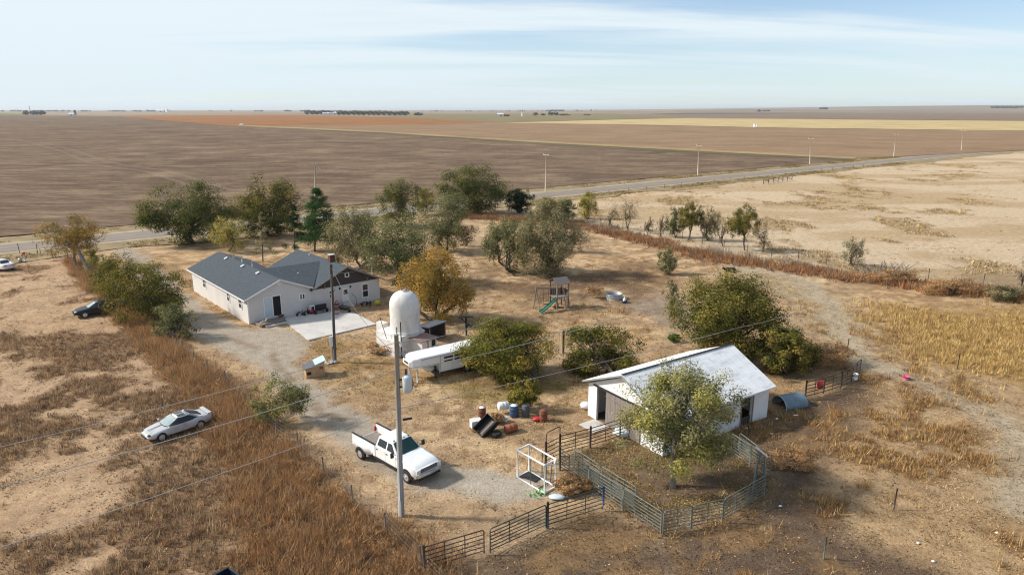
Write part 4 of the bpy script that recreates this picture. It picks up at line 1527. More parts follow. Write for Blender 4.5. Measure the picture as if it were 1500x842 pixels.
wire_fence('wire_fence', FENCE[2:], 'old wire fence of grey posts along the brown weeds beside the drive', 1.2, 4.2)
wire_fence('wire_fence', G((-120, 376), (-30, 375), (29, 371), (55, 372), (100, 382)), 'dark post fence along the road beside the pale sedan', 1.5, 5.0, 'dark_wood', .055, 3)
wire_fence('wire_fence', G((880, 331), (945, 337), (1000, 350), (1060, 364), (1130, 376), (1210, 389), (1290, 398), (1360, 408), (1440, 416), (1560, 424)), 'wire fence of thin posts running through the hedge row of bare trees', 1.4, 5.0, 'dark_wood', .05, 4)
wire_fence('wire_fence', [road_pt(s, -9.5) for s in (112, 150, 190, 230, 262)], 'low wire fence between the road and the pale meadow', 1.2, 8.0, 'dark_wood', .06, 3)
cg = thing('pipe_fence', P(1118, 270), 'short dark pipe fence at the meadow gateway by the road', 'fence')
a, b = P(1118, 270), P(1160, 264)
d = b - a
for k in range(7):
    MB().tube([d * k / 6, d * k / 6 + Vector((0, 0, 1.3))], .09, 6).build('post', 'pipe_rust', cg)
for z in (.5, .9, 1.25):
    MB().tube([Vector((0, 0, z)), d + Vector((0, 0, z))], .06, 6).build('rail', 'pipe_rust', cg)


# ------------------------------------------------------------------ corral panels
def panel(p0, p1, label, m, h=1.5, rails=6, name='corral_panel', cat='corral panel', arch_=False, off=0.0, rad=.027, group='corral panels of the livestock pen', ups=2, post=None):
    p0, p1 = Vector((p0[0], p0[1], 0)), Vector((p1[0], p1[1], 0))
    d = p1 - p0
    L_ = d.length
    t = thing(name, p0, label, cat, math.atan2(d.y, d.x), group)
    fr_ = MB()
    hh = h + (.75 if arch_ else 0)
    r_ = .12
    fr_.tube([(.03, off, .06), (.03, off, hh - r_), (.03 + r_ * .3, off, hh - r_ * .3), (.03 + r_, off, hh), (L_ - .03 - r_, off, hh), (L_ - .03 - r_ * .3, off, hh - r_ * .3), (L_ - .03, off, hh - r_), (L_ - .03, off, .06)], rad * 1.2, 7)
    fr_.build('frame', m, t)
    for k in range(rails):
        z = .22 + (h - .25) * k / (rails - (0 if arch_ is False else 1))
        MB().tube([(.03, off, z), (L_ - .03, off, z)], rad, 6).build('rail', m, t)
    for k in range(ups):
        x = L_ * (k + 1) / (ups + 1)
        MB().tube([(x, off, .15), (x, off, h)], rad * .9, 6).build('brace', m, t)
    if post:
        MB().tube([(0, off, -.1), (0, off, h + .15)], .07, 8).build('post', post, t)
    return t


c1 = [P(x, y) for x, y in ((622, 838), (710, 811), (717.5, 811), (800, 773), (802, 773), (883.5, 747))]
panel(c1[0], c1[1], 'rust brown gate nearest the weeds at the foot of the near utility pole', 'pipe_rust', 1.42, 5, 'pipe_gate', 'gate', post='dark_wood')
panel(c1[2], c1[3], 'dark green corral panel between the rust brown gate and the round cornered walk gate', 'pipe_dark', 1.45, 6)
panel(c1[4], c1[5], 'dark green round cornered gate with a blue latch strap on its far post', 'pipe_dark', 1.45, 5, 'pipe_gate', 'gate', post='pipe_dark')
q = c1[5]
tag(MB().tube([(q.x, q.y, .35), (q.x - .02, q.y, 1.55)], .065, 8).build('latch_strap', 'blue'), 'blue strap tied round the gate post of the pen', 'strap')
c2 = [P(x, y) for x, y in ((820, 687), (861.5, 714), (968, 784))]
mid = c2[1].lerp(c2[2], .5)
panel(c2[0], c2[1], 'grey green corral panel between the white pipe frame and a thick dark post', 'pipe_dark', 1.42, 6, post='pipe_dark')
panel(c2[1], mid, 'weathered green corral panel just past the thick dark post', 'pipe_green', 1.42, 6)
panel(mid, c2[2], 'weathered green corral panel meeting the front corner of the pen', 'pipe_green', 1.42, 6)
d = (c2[2] - c2[1]).normalized()
nrm = Vector((-d.y, d.x, 0)) * .55
panel(c2[0] + nrm * 1.2 + d * .6, c2[1] + nrm + d * .4, 'spare green corral panel leaning inside the pen by the thick dark post', 'pipe_green', 1.5, 6)
panel(c2[1] + nrm + d * .5, mid + nrm + d * .5, 'spare green corral panel doubled behind the long side of the pen', 'pipe_green', 1.5, 6)
c3 = [P(x, y) for x, y in ((969.5, 784), (1012, 775), (1058, 765), (1094, 743), (1119, 728), (1118, 700), (1098, 684), (1070, 664))]
labs = ['grey green corral panel at the front corner of the pen nearest the brown dirt', 'grey green corral panel second from the pen front corner', 'grey green corral panel curving toward the far corner of the pen',
        'short grey green corral panel just before the outer bend of the pen', 'corral panel on the outer bend of the pen', 'corral panel just past the outer bend with a white plastic strip', 'last corral panel of the pen nearest the barn']
for i in range(7):
    panel(c3[i], c3[i + 1], labs[i], 'pipe_green', 1.45, 6, ups=1)
panel(c3[3] + Vector((.5, .7, 0)), c3[5] + Vector((-.3, .3, 0)), 'spare corral panel stacked inside the outer bend of the pen', 'pipe_green', 1.3, 5)
panel(c3[5] + Vector((.5, .2, 0)), c3[7] + Vector((.6, .3, 0)), 'spare corral panel stacked outside the pen behind the outer bend', 'pipe_green', 1.35, 5)
a = (c3[5] + c3[6]) / 2
tag(MB().tube([(a.x + .4, a.y - .5, 1.35), (a.x + .05, a.y + .6, 1.45)], .05, 6).build('plastic_strip', 'white_plastic'), 'white plastic strip caught on the stacked corral panels', 'strip')
c4 = [P(x, y) for x, y in ((799.5, 679), (820, 668), (864.5, 656), (908, 642), (940, 634))]
panel(c4[0], c4[1], 'tall arched brown walk gate behind the white pipe frame', 'pipe_rust', 1.42, 5, 'pipe_gate', 'gate', True, ups=0, post='pipe_rust')
panel(c4[1], c4[2], 'rust brown corral panel between the arched gate and a thick post', 'pipe_rust', 1.45, 5, ups=1, post='pipe_rust')
panel(c4[2], c4[3], 'rust brown corral panel ending in the yellow green pen tree', 'pipe_rust', 1.45, 5, ups=1, post='pipe_rust')
panel(c4[3], c4[4], 'rust brown corral panel mostly hidden by the pen tree near the barn door', 'pipe_rust', 1.45, 5, ups=1)
c5 = [P(x, y) for x, y in ((1179, 584), (1206, 577), (1231, 569), (1247, 561), (1259, 548))]
labs = ['dark pipe panel beside the blue grey culvert with a red cloth on it', 'dark pipe panel second from the blue grey culvert', 'dark pipe panel beside the white bucket', 'dark pipe panel at the lane end of the culvert fence']
for i in range(4):
    panel(c5[i], c5[i + 1], labs[i], 'pipe_rust', 1.4, 4, 'pipe_fence', 'fence panel', group='dark pipe panels by the culvert', ups=1, post='pipe_rust' if i in (0, 2) else None, rad=.033)
for x, y, h_, lab in ((1093, 654, 1.7, 'lone dark steel post at the dirt yard side of the barn door'), (1206, 818, 1.3, 'lone pale green post in the bottom brown dirt'), (1309, 745, 1.3, 'lone post with a pale tip in the straw tuft'),
                      (983, 425, 1.4, 'thin dark post beside the small round bush'), (1402, 540, 1.4, 'thin post in golden grass beside the lane'), (1240, 520, 1.6, 'thin post by the brush behind the culvert fence')):
    b = P(x, y)
    tag(MB().tube([b - Vector((0, 0, .2)), b + Vector((.03, 0, h_))], .04, 6).build('steel_post', 'pipe_green' if 'green' in lab else 'pipe_rust'), lab, 'post')

# ------------------------------------------------------------------ pen litter and small items
b = P(783, 718)
fr0 = [P(*v) for v in ((758, 699.5), (797.5, 723), (813.5, 713.5), (775, 690))]
pf = thing('pipe_stand', fr0[0], 'white box shaped pipe frame standing on the bare gravel pad', 'frame')
o0 = fr0[0]
hts = [zat(y, p) for y, p in ((658.5, fr0[0]), (679.5, fr0[1]), (677.5, fr0[2]), (652, fr0[3]))]
ht = sum(hts) / 4
lo = [p - o0 + Vector((0, 0, .05)) for p in fr0]
up = [v + Vector((0, 0, ht)) for v in lo]
mb = MB()
for i in range(4):
    mb.tube([lo[i], lo[(i + 1) % 4]], .05, 8)
mb.build('base_rail', 'white_plastic', pf)
for i in range(4):
    MB().tube([lo[i], up[i]], .045, 8).build('upright', 'white_plastic', pf)
mb = MB()
for i in range(4):
    mb.tube([up[i], up[(i + 1) % 4]], .055, 8)
tip = (up[1] + up[2]) / 2 + (up[2] - up[3]).normalized() * .35 + Vector((0, 0, .02))
mb.tube([up[1], tip, up[2]], .05, 8)
mb.build('top_rail', 'white_plastic', pf)
mb = MB()
m1, m2 = (lo[0] + lo[1]) / 2, (lo[2] + lo[3]) / 2
mb.tube([m1, m1 + Vector((0, 0, ht))], .03, 6)
mb.tube([m2, m2 + Vector((0, 0, ht))], .03, 6)
mb.tube([(lo[1] + m1) / 2, (lo[2] + m2) / 2], .03, 6)
mb.build('brace', 'pipe_dark', pf)
dx = (lo[3] + lo[0]) / 2 * .55 + (lo[1] + lo[2]) / 2 * .45
fm = thing('rubber_mat', o0 + dx * .55 + Vector((.25, .3, 0)), 'black rubber mat lying inside the white pipe frame', 'mat', R(-35))
MB().box((0, 0, .025), (1.15, .75, .03)).build('mat', 'black', fm, .02)
for k, (x, y, l_, lean_) in enumerate(((796, 700, 1.8, .25), (801, 706, 1.9, -.1), (806, 705, 1.7, .3))):
    b = P(x, y)
    tag(MB().tube([b, b + Vector((lean_ * .6, .25, l_))], .03, 6).build('steel_rod', 'pipe_dark'), ('dark steel rod leaning at the back of the white pipe frame', 'dark upright steel rod at the middle of the white pipe frame end', 'dark slanting steel rod nearest the brown weed clump')[k], 'rod')
b = P(787, 725)
vs = MB()
for k in range(10):
    a_ = random.uniform(0, 6.28)
    q = b + Vector((random.uniform(-.5, .5), random.uniform(-.3, .3), .05))
    vs.tube([q, q + Vector((math.cos(a_) * .35, math.sin(a_) * .35, random.uniform(.0, .15)))], .035, 5)
tag(vs.build('tangled_hose', 'bgreen'), 'bright green tangle of plastic on the ground before the white pipe frame', 'hose')
b = P(804, 727)
sk = MB().blob(b + Vector((.5, -.15, .1)), (.5, .28, .12), 12, 7, .15)
tag(sk.build('feed_sack', 'transformer'), 'pale blue grey sheet lying by the green walk gate', 'sheet')
b = P(913, 637)
sk = MB().blob(b + Vector((.2, 0, .25)), (.9, .55, .42), 12, 8, .12)
tag(sk.build('tarp_bundle', 'transformer'), 'pale blue tarp bundle against the rust brown panel at the barn door', 'tarp')
b = P(858, 598)
tag(MB().blob(b + Vector((0, 0, .25)), (.45, .4, .3), 10, 7, .1).build('white_sack', 'white_plastic'), 'white sack at the left wall of the barn', 'sack')


def barrel(x, y, label, m, lie=None, r=.29, h=.88, up_=0, group='barrels of the junk pile', top_m=None):
    b = P(x, y)
    t = thing('barrel', b, label, 'barrel', 0, group)
    prof = [(r * .97, 0), (r, .02), (r, h * .31), (r * 1.04, h * .335), (r, h * .36), (r, h * .64), (r * 1.04, h * .665), (r, h * .69), (r, h - .02), (r * .97, h), (r * .9, h), (r * .88, h - .03), (.02, h - .03)]
    o = MB().lathe(prof, 20).build('drum', m, t)
    tp_ = MB().lathe([(r * .86, h - .028), (r * .86, h - .02), (.02, h - .02)], 20).build('lid', top_m or m, t)
    if lie is not None:
        t.rotation_euler = (0, R(88), lie)
        t.location = b + Vector((0, 0, r))
    t.location.z += up_
    return t


barrel(706, 612, 'rusty red barrel with a pale lid standing at the back of the junk pile', 'rust', top_m='white_plastic')
barrel(796, 616, 'dark rust barrel standing apart beside the pile under the bush', 'rust')
M['rust_orange'] = mat('orange_rust', (0.27, 0.09, 0.045), .8, .25, 6, stain=(.16, .05, .03), samt=.6, sscale=3)
barrel(740, 634, 'orange rust barrel lying on its side in front of the pile', 'rust_orange', R(25))
barrel(753, 609, 'blue plastic barrel with a white lid in the pile', 'blue', top_m='white_plastic', r=.33)
barrel(770, 609, 'dark blue barrel in shade under the edge of the bush', 'slate')
barrel(744, 603, 'white plastic barrel lying behind the blue barrel', 'white_plastic', R(200), r=.3, h=.75, up_=.25)
b = P(713, 632)
wb = thing('metal_bin', b, 'tipped black metal box bin leaning over beside a tyre', 'bin', R(-40))
wb.rotation_euler = (R(38), R(16), R(-48))
wb.location.z = .3
mb = MB()
mb.box((0, 0, 0), (1.05, 1.5, .04))
for s in (-1, 1):
    mb.box((s * .51, 0, .25), (.04, 1.5, .5))
    mb.box((0, s * .74, .25), (.98, .04, .5))
mb.build('box', 'black', wb)
MB().box((0, 0, .05), (.3, 1.3, .05)).build('lining', 'old_wood', wb)
b = P(727, 637)
tag(MB().lathe([(.18, -.1), (.32, -.11), (.38, -.05), (.38, .05), (.32, .11), (.18, .1)], 20, b + Vector((0, 0, .13))).build('old_tyre', 'tyre'), 'old black tyre lying flat in front of the junk pile', 'tyre')
b = P(697, 626)
fz = thing('white_bin', b, 'small white sheet metal box behind the tipped black bin', 'box', R(20))
MB().box((0, 0, .3), (.75, .6, .6)).build('body', 'white_plastic', fz, .03)
MB().box((0, -.02, .61), (.78, .62, .04)).build('lid', 'metal_white', fz)
b = P(741, 617)
bk = thing('bucket', b, 'white bucket at the foot of the blue barrel', 'bucket')
MB().lathe([(.11, 0), (.15, .34), (.16, .34), (.16, .36), (.13, .36)], 16).build('pail', 'white_plastic', bk)
hb = MB()
hb.tube([(math.cos(R(a_)) * .155, 0, .35 + math.sin(R(a_)) * .14) for a_ in range(0, 181, 20)], .008, 5)
hb.build('handle', 'grey_metal', bk)
b = P(787, 615)
tag(MB().blob(b + Vector((0, 0, .1)), (.4, .25, .16), 9, 6, .2).build('red_can', 'red'), 'red plastic scrap lying beside the lone rust barrel', 'scrap')

# culvert, cloth, buckets
cA = R(20)
b = P(1157, 592)
cv = thing('culvert_pipe', b, 'half round blue grey steel culvert lying by the barn end', 'culvert', cA)
rings = []
rc, lc = .82, 2.1
for x in np.linspace(-lc / 2, lc / 2, 22):
    rr2 = rc + (.025 if int((x + 5) * 10) % 2 else 0)
    ou = [(x, math.cos(R(a_)) * rr2, max(0, math.sin(R(a_)) * rr2)) for a_ in range(-0, 181, 12)]
    inn = [(x, math.cos(R(a_)) * (rr2 - .04), max(0, math.sin(R(a_)) * (rr2 - .04))) for a_ in range(180, -1, -12)]
    rings.append(ou + inn)
MB().loft(rings, False).build('shell', 'culvert', cv)
MB().tube([(-lc / 2, math.cos(R(a_)) * rc, max(.0, math.sin(R(a_)) * rc)) for a_ in range(0, 181, 12)], .035, 6).build('rim', 'grey_metal', cv)
b = P(1200, 576)
vs = MB()
vs.loft([[(b.x + s * .26, b.y - .08, 1.1), (b.x + s * .3, b.y - .1, .75), (b.x + s * .22, b.y - .09, .42), (b.x + s * .22, b.y - .06, .42), (b.x + s * .3, b.y - .05, .75), (b.x + s * .26, b.y - .03, 1.1)] for s in (-1, -.3, .3, 1)], True)
tag(vs.build('red_cloth', 'red'), 'red cloth hanging on the dark pipe panel beside the culvert', 'cloth')


def pail(x, y, label, m, r=.17, h=.36, up_=0):
    b = P(x, y)
    t = thing('bucket', b + Vector((0, 0, up_)), label, 'bucket')
    MB().lathe([(r * .8, 0), (r, h * .95), (r * 1.06, h * .95), (r * 1.06, h), (r * .9, h), (r * .72, .03), (.01, .03)], 16).build('pail', m, t)
    hb = MB().tube([(math.cos(R(a_)) * r, 0, h + math.sin(R(a_)) * r * .8) for a_ in range(0, 181, 20)], .01, 5)
    hb.build('handle', 'grey_metal', t)
    return t


pail(1252, 557, 'white bucket at the lane end of the dark pipe panels', 'white_plastic', .24, .5, .1)
pail(1327, 555, 'small pink tub in dry grass beside the lane', 'pink', .3, .28)
for k, (x, y, lab) in enumerate(((1166, 609, 'pale rag on brown dirt beside the barn wall'), (1093, 628, 'white scrap at the foot of the barn doorway'), (1138, 614, 'pale flat board scrap lying on dirt outside the barn'), (1143, 742, 'white scrap on dirt outside the pen bend'),
                                 (1345, 796, 'white scrap on the bottom brown dirt'), (1367, 823, 'tiny pale scrap lowest on the brown dirt'), (1130, 636, 'white paper scrap on the dirt in front of the barn'), (1460, 781, 'pale scrap on the dirt near the picture edge'))):
    b = P(x, y)
    tag(MB().blob(b + Vector((0, 0, .06)), (.11 + .08 * (k == 0), .08, .05), 8, 5, .2).build('scrap', 'white_plastic'), lab, 'scrap', 'scraps scattered on the dirt')

# stock tanks
b = P(899, 437)
tk = thing('stock_tank', b, 'round galvanised stock tank in the yard behind the swing set', 'water trough')
rt = 16.5 * depth(b) / 1000 * .75
MB().lathe([(rt, 0), (rt, .2), (rt * 1.015, .22), (rt, .24), (rt, .42), (rt * 1.015, .44), (rt, .46), (rt, .62), (rt * 1.02, .64), (rt * .99, .66), (rt * .97, .62), (rt * .97, .1), (.02, .1)], 30).build('shell', 'grey_metal', tk)
M['water'] = mat('dull_water', (0.10, 0.105, 0.10), .15, .1, 3)
MB().lathe([(rt * .96, .34), (.02, .342)], 30, cap=False).build('water', 'water', tk)
b = P(913, 443)
bt = thing('feed_tub', b, 'low black rubber feed tub with a white jug in it near the stock tank', 'tub')
MB().lathe([(.42, 0), (.5, .3), (.47, .3), (.40, .05), (.02, .05)], 20).build('tub', 'black', bt)
jug = thing('jug', b + Vector((.15, .05, .06)), 'white plastic jug standing in the black feed tub', 'jug')
MB().lathe([(.17, 0), (.2, .05), (.2, .38), (.06, .5), (.06, .58), (.02, .58)], 14).build('bottle', 'white_plastic', jug)
hb = MB().tube([(.05, 0, .54), (.18, 0, .52), (.21, 0, .36)], .02, 6)
hb.build('handle', 'white_plastic', jug)

# play set
b = P(819, 450)
pA = math.atan2(*(lambda a, b_: (b_.y - a.y, b_.x - a.x))(P(812, 449), P(829, 446.5)))
ps = thing('play_set', b, 'wooden play fort with a dark plank roof and a green slide', 'play set', pA)
w = .75
for sx in (-1, 1):
    for sy in (-1, 1):
        MB().box((sx * w, sy * w, 1.5), (.11, .11, 3.0)).build('post', 'dark_wood' if sy > 0 else 'old_wood', ps)
MB().box((0, 0, 1.35), (1.6, 1.6, .08)).build('deck', 'old_wood', ps)
mb = MB()
for k in range(6):
    mb.box((w, -.65 + .26 * k, 1.75), (.03, .2, .8))
    mb.box((-.65 + .26 * k, w, 1.75), (.2, .03, .8))
mb.build('rail_board', 'dark_wood', ps)
mb = MB()
for k in range(6):
    f = k / 6
    mb.slab([(-.95, -.95 + .95 * f, 2.95 + .62 * f), (.95, -.95 + .95 * f, 2.95 + .62 * f), (.95, -.95 + .95 * (f + .155), 2.95 + .62 * (f + .155)), (-.95, -.95 + .95 * (f + .155), 2.95 + .62 * (f + .155))], .03)
    mb.slab([(-.95, .95 - .95 * (f + .155), 2.95 + .62 * (f + .155)), (.95, .95 - .95 * (f + .155), 2.95 + .62 * (f + .155)), (.95, .95 - .95 * f, 2.95 + .62 * f), (-.95, .95 - .95 * f, 2.95 + .62 * f)], .03)
M['roof_plank'] = mat('grey_roof_plank', (0.15, 0.125, 0.12), .9, .3, 6, stretch=(1, 5, 1))
mb.build('roof', 'roof_plank', ps)
mb = MB()
mb.loft([[(-.75, -.98, 1.3), (-.75, -.98, 1.45), (-.75, -.95, 1.45), (-.75, -.95, 1.36), (-.75, -.45, 1.36), (-.75, -.45, 1.45), (-.75, -.42, 1.45), (-.75, -.42, 1.3)],
         [(-2.5, -1.35, .32), (-2.5, -1.35, .47), (-2.5, -1.32, .47), (-2.5, -1.32, .38), (-2.5, -.82, .38), (-2.5, -.82, .47), (-2.5, -.79, .47), (-2.5, -.79, .32)],
         [(-3.2, -1.5, .12), (-3.2, -1.5, .24), (-3.2, -1.47, .24), (-3.2, -1.47, .17), (-3.2, -.97, .17), (-3.2, -.97, .24), (-3.2, -.94, .24), (-3.2, -.94, .12)]], False)
mb.build('slide', 'tgreen', ps)
MB().box((-1.7, .1, 2.45), (2.6, .13, .16), R(-4), R(6)).build('swing_beam', 'old_wood', ps)
mb = MB().tube([(-2.9, .15, 2.55), (-2.9, -.6, 0)], .06, 6)
mb.tube([(-2.9, .15, 2.55), (-2.9, .9, 0)], .06, 6)
mb.build('swing_leg', 'old_wood', ps)
mb = MB()
for y_ in (-1.35, -2.0):
    mb.tube([(y_, .12, 2.45), (y_, .12, .6)], .015, 5)
mb.box((-1.68, .12, .58), (.7, .22, .04))
mb.build('swing', 'black', ps)
mb = MB()
for s in (-.25, .25):
    mb.tube([(.45 + s, -.8, 1.35), (.45 + s, -1.35, 0)], .05, 6)
for k in range(4):
    f = (k + 1) / 5
    mb.box((.45, -.8 - .55 * f, 1.35 * (1 - f)), (.5, .09, .04))
mb.build('ladder', 'old_wood', ps)
MB().blob((-.5, .1, .35), (.45, .4, .35), 9, 6, .12).build('climbing_panel', 'osb', ps)

# clothes line
b = P(825, 517)
cl = thing('clothesline_post', b, 'dark post with long pale pipe arm between the two round bushes', 'post')
zh = zat(484, b)
MB().tube([(0, 0, 0), (0, 0, zh)], .11, 8).build('post', 'dark_wood', cl)
q = P(866, 492, zh * .9)
MB().tube([(0, 0, zh - .05), (q.x - b.x, q.y - b.y, zh - .1)], .055, 8).build('arm', 'metal_white', cl)
q = P(800, 489, zh * .9)
MB().tube([(0, 0, zh - .05), (q.x - b.x, q.y - b.y, zh - .15)], .03, 6).build('rail', 'grey_metal', cl)
for k in (.25, .6):
    MB().tube([Vector(((q.x - b.x) * k, (q.y - b.y) * k, zh - .05)), Vector(((q.x - b.x) * k, (q.y - b.y) * k, 0))], .018, 5).build('drop_wire', 'fence_wire', cl)

# black calf lying in the far yard
b = P(1068, 398)
cf = thing('calf', b - Vector((0, 0, .13)), 'black calf lying down on the pale ground of the far yard', 'calf', R(6))
pts = [((.80, 0, .42), .25), ((.45, 0, .46), .31), ((0, 0, .50), .34), ((-.4, 0, .47), .30), ((-.62, 0, .50), .2), ((-.78, 0, .62), .14), ((-.86, -.02, .72), .13), ((-1.02, -.06, .66), .09), ((-1.10, -.08, .62), .065)]
ed = [(i, i + 1) for i in range(8)]
lg = [((-.35, -.25, .16), .1, 3), ((-.75, -.38, .09), .055, 9), ((-.45, -.42, .07), .045, 10), ((.6, -.34, .2), .15, 1), ((.3, -.48, .09), .065, 12), ((.0, -.5, .06), .045, 13),
      ((-.80, .13, .80), .03, 6), ((-.80, -.15, .80), .03, 6), ((1.02, 0, .34), .04, 0), ((1.08, -.05, .1), .025, 17)]
for p_, r_, par in lg:
    pts.append((p_, r_))
    ed.append((par, len(pts) - 1))
me = bpy.data.meshes.new('body')
me.from_pydata([p_ for p_, _ in pts], ed, [])
o = bpy.data.objects.new('body', me)
COL.objects.link(o)
o.parent = cf
me.materials.append(M['hide'])
sk = o.modifiers.new('skin', 'SKIN')
for i, sv in enumerate(me.skin_vertices[0].data if me.skin_vertices else []):
    pass
if not me.skin_vertices:
    me.attributes.new  # layer is created by the modifier on evaluation
try:
    for i, sv in enumerate(me.skin_vertices[0].data):
        sv.radius = (pts[i][1], pts[i][1])
        sv.use_root = i == 2
except Exception:
    o.modifiers.remove(sk)
    mb = MB()
    for (i, j) in ed:
        mb.tube([pts[i][0], pts[j][0]], [pts[i][1], pts[j][1]], 8)
    tmp = mb.build('tmp', 'hide', cf)
    o.data = tmp.data
    bpy.data.objects.remove(tmp)
    o.modifiers.new('r', 'REMESH').voxel_size = .05
su = o.modifiers.new('sub', 'SUBSURF')
su.levels = su.render_levels = 1

# ------------------------------------------------------------------ patio clutter
def onp(x, y, z=.09):
    return P(x, y, z)


b = onp(458.5, 459)
t = thing('toy_car', b, 'red toddler car with a white top on the patio by the downspout', 'toy car', R(30))
MB().box((0, 0, .3), (.75, .42, .28)).build('body', 'red', t, .06)
mb = MB().box((-.05, 0, .88), (.5, .42, .06))
for sx in (-.27, .17):
    for sy in (-.18, .18):
        mb.box((sx, sy, .65), (.05, .05, .45))
mb.build('roof', 'white_plastic', t, .01)
for sx in (-.25, .25):
    for sy in (-.2, .2):
        MB().lathe([(.12, -.04), (.12, .04)], 12, (sx, sy, .12), 'Y').build('wheel', 'black', t)
b = onp(470, 458)
t = thing('covered_bench', b, 'long low dark bench along the farmhouse wall', 'bench', hA)
MB().box((0, 0, .38), (1.7, .55, .08)).build('seat', 'black', t)
MB().box((0, .27, .65), (1.7, .06, .5)).build('backrest', 'black', t)
for x in (-.75, .75):
    MB().box((x, 0, .18), (.06, .5, .34)).build('leg', 'black', t)
b = onp(505, 457)
t = thing('wheelbarrow', b, 'black tub wheelbarrow below the farmhouse door', 'wheelbarrow', R(-20))
MB().loft([[(-.35, -.22, .3), (.35, -.22, .3), (.35, .22, .3), (-.35, .22, .3)], [(-.6, -.38, .68), (.6, -.36, .62), (.6, .36, .62), (-.6, .38, .68)]], False).build('tub', 'black', t)
for s in (-1, 1):
    MB().tube([(-.95, s * .3, .6), (.55, s * .1, .2)], .03, 6).build('handle', 'old_wood', t)
MB().lathe([(.2, -.05), (.2, .05)], 16, (.6, 0, .2), 'Y').build('wheel', 'tyre', t)
MB().tube([(-.3, -.25, .35), (-.35, -.28, 0)], .025, 6).build('leg', 'black', t)
b = onp(494, 452)
t = thing('stroller', b, 'red hooded stroller by the brown pole on the patio', 'stroller', R(200))
MB().loft([[(-.3 + .55 * f, y_, .55 + .35 * math.sin(f * 3)) for y_, f in ((-.28, f0), (.28, f0), (.28, f0 + .02), (-.28, f0 + .02))] for f0 in (0, .2, .4, .6, .8, 1.0)], True).build('hood', 'red', t)
MB().box((.05, 0, .5), (.6, .5, .12)).build('seat', 'red', t)
for sx in (-.3, .35):
    for sy in (-.26, .26):
        MB().lathe([(.13, -.03), (.13, .03)], 12, (sx, sy, .13), 'Y').build('wheel', 'black', t)
mb = MB()
for sy in (-.26, .26):
    mb.tube([(.35, sy, .13), (-.3, sy, .6), (-.6, sy, .95)], .02, 6)
    mb.tube([(-.3, sy, .13), (.15, sy, .5)], .02, 6)
mb.build('frame', 'grey_metal', t)


def tricycle(x, y, label, m, rz):
    b = onp(x, y)
    t = thing('tricycle', b, label, 'tricycle', rz, 'childrens ride on toys')
    MB().tube([(.3, 0, .55), (.1, 0, .35), (-.3, 0, .28)], .04, 6).build('frame', m, t)
    MB().lathe([(.18, -.03), (.2, 0), (.18, .03)], 16, (.36, 0, .2), 'Y').build('wheel', 'black', t)
    for s in (-1, 1):
        MB().lathe([(.12, -.03), (.13, 0), (.12, .03)], 14, (-.32, s * .22, .13), 'Y').build('wheel', 'black', t)
    MB().blob((-.1, 0, .42), (.16, .11, .05), 10, 6).build('saddle', m, t)
    MB().tube([(.22, -.22, .68), (.3, 0, .62), (.22, .22, .68)], .02, 6).build('handlebar', 'chrome', t)


tricycle(440, 462, 'blue tricycle at the left end of the clutter by the farmhouse wall', 'blue', R(10))
tricycle(448, 461, 'dark green tricycle beside the blue one by the farmhouse wall', 'tgreen', R(60))
tricycle(453, 458.5, 'pink tricycle left of the red toddler car', 'pink', R(130))
tricycle(534, 447, 'blue tricycle under the tall farmhouse window', 'blue', R(25))
tricycle(541, 447, 'dark blue tricycle at the farmhouse corner', 'slate', R(80))
b = onp(553, 447, 0)
tag(MB().blob(b + Vector((0, 0, .32)), (.36, .3, .32), 12, 8, .04).build('beach_ball', 'yellow'), 'yellow ball at the far corner of the farmhouse', 'ball')
b = onp(492, 460)
tag(MB().blob(b + Vector((0, 0, .1)), (.4, .2, .1), 10, 6, .1).build('pink_mat', 'pink'), 'pink toy lying flat on the patio by the stroller', 'toy')
b = onp(477, 455)
t = thing('planter_box', b, 'white planter tub at the end of the dark bench', 'planter', hA)
MB().box((0, 0, .22), (.4, .3, .4)).build('tub', 'white_plastic', t, .03)
MB().blob((0, 0, .45), (.17, .12, .12), 8, 5, .2).build('soil', 'dark_wood', t)
b = onp(412, 464, .25)
tag(MB().lathe([(.2, 0), (.3, .2), (.32, .2), (.27, .18), (.02, .1)], 14, b).build('clay_bowl', 'rust'), 'brown clay bowl on the boards at the sliding door', 'bowl')
b = onp(386, 478, .05)
t = thing('dog', b, 'cream dog standing at the porch boards before the sliding door', 'dog', R(60))
pts = [((.32, 0, .46), .12), ((0, 0, .48), .13), ((-.3, 0, .46), .11), ((.45, 0, .62), .08), ((.55, 0, .70), .085), ((.7, 0, .66), .045)]
mb = MB()
for i, j in ((0, 1), (1, 2), (0, 3), (3, 4), (4, 5)):
    mb.tube([pts[i][0], pts[j][0]], [pts[i][1], pts[j][1]], 8)
for x in (.3, -.3):
    for s in (-1, 1):
        mb.tube([(x, s * .07, .44), (x - .03, s * .08, .22), (x, s * .08, 0)], [.065, .04, .035], 7)
mb.tube([(-.36, 0, .5), (-.55, 0, .62)], [.04, .02], 6)
for s in (-1, 1):
    mb.tube([(.53, s * .05, .76), (.5, s * .09, .68)], [.03, .02], 5)
M['fur'] = mat('cream_fur', (.45, .37, .28), .9, .15, 8)
o = mb.build('body', 'fur', t)
rm = o.modifiers.new('r', 'REMESH')
rm.voxel_size = .025
rm.use_smooth_shade = True
# marker post and mail box by the road
b = P(36.5, 383)
t = thing('marker_post', b, 'white marker post with a red top beside the road fence', 'marker post')
MB().tube([(0, 0, 0), (0, 0, 1.1)], .07, 8).build('post', 'white_plastic', t)
MB().blob((0, 0, 1.25), (.28, .1, .22), 10, 6).build('marker', 'red', t)
b = P(30, 384)
tag(MB().blob(b + Vector((0, 0, .3)), (.3, .28, .32), 10, 7, .05).build('propane_bottle', 'grey_metal'), 'small grey bottle at the foot of the red topped marker', 'bottle')

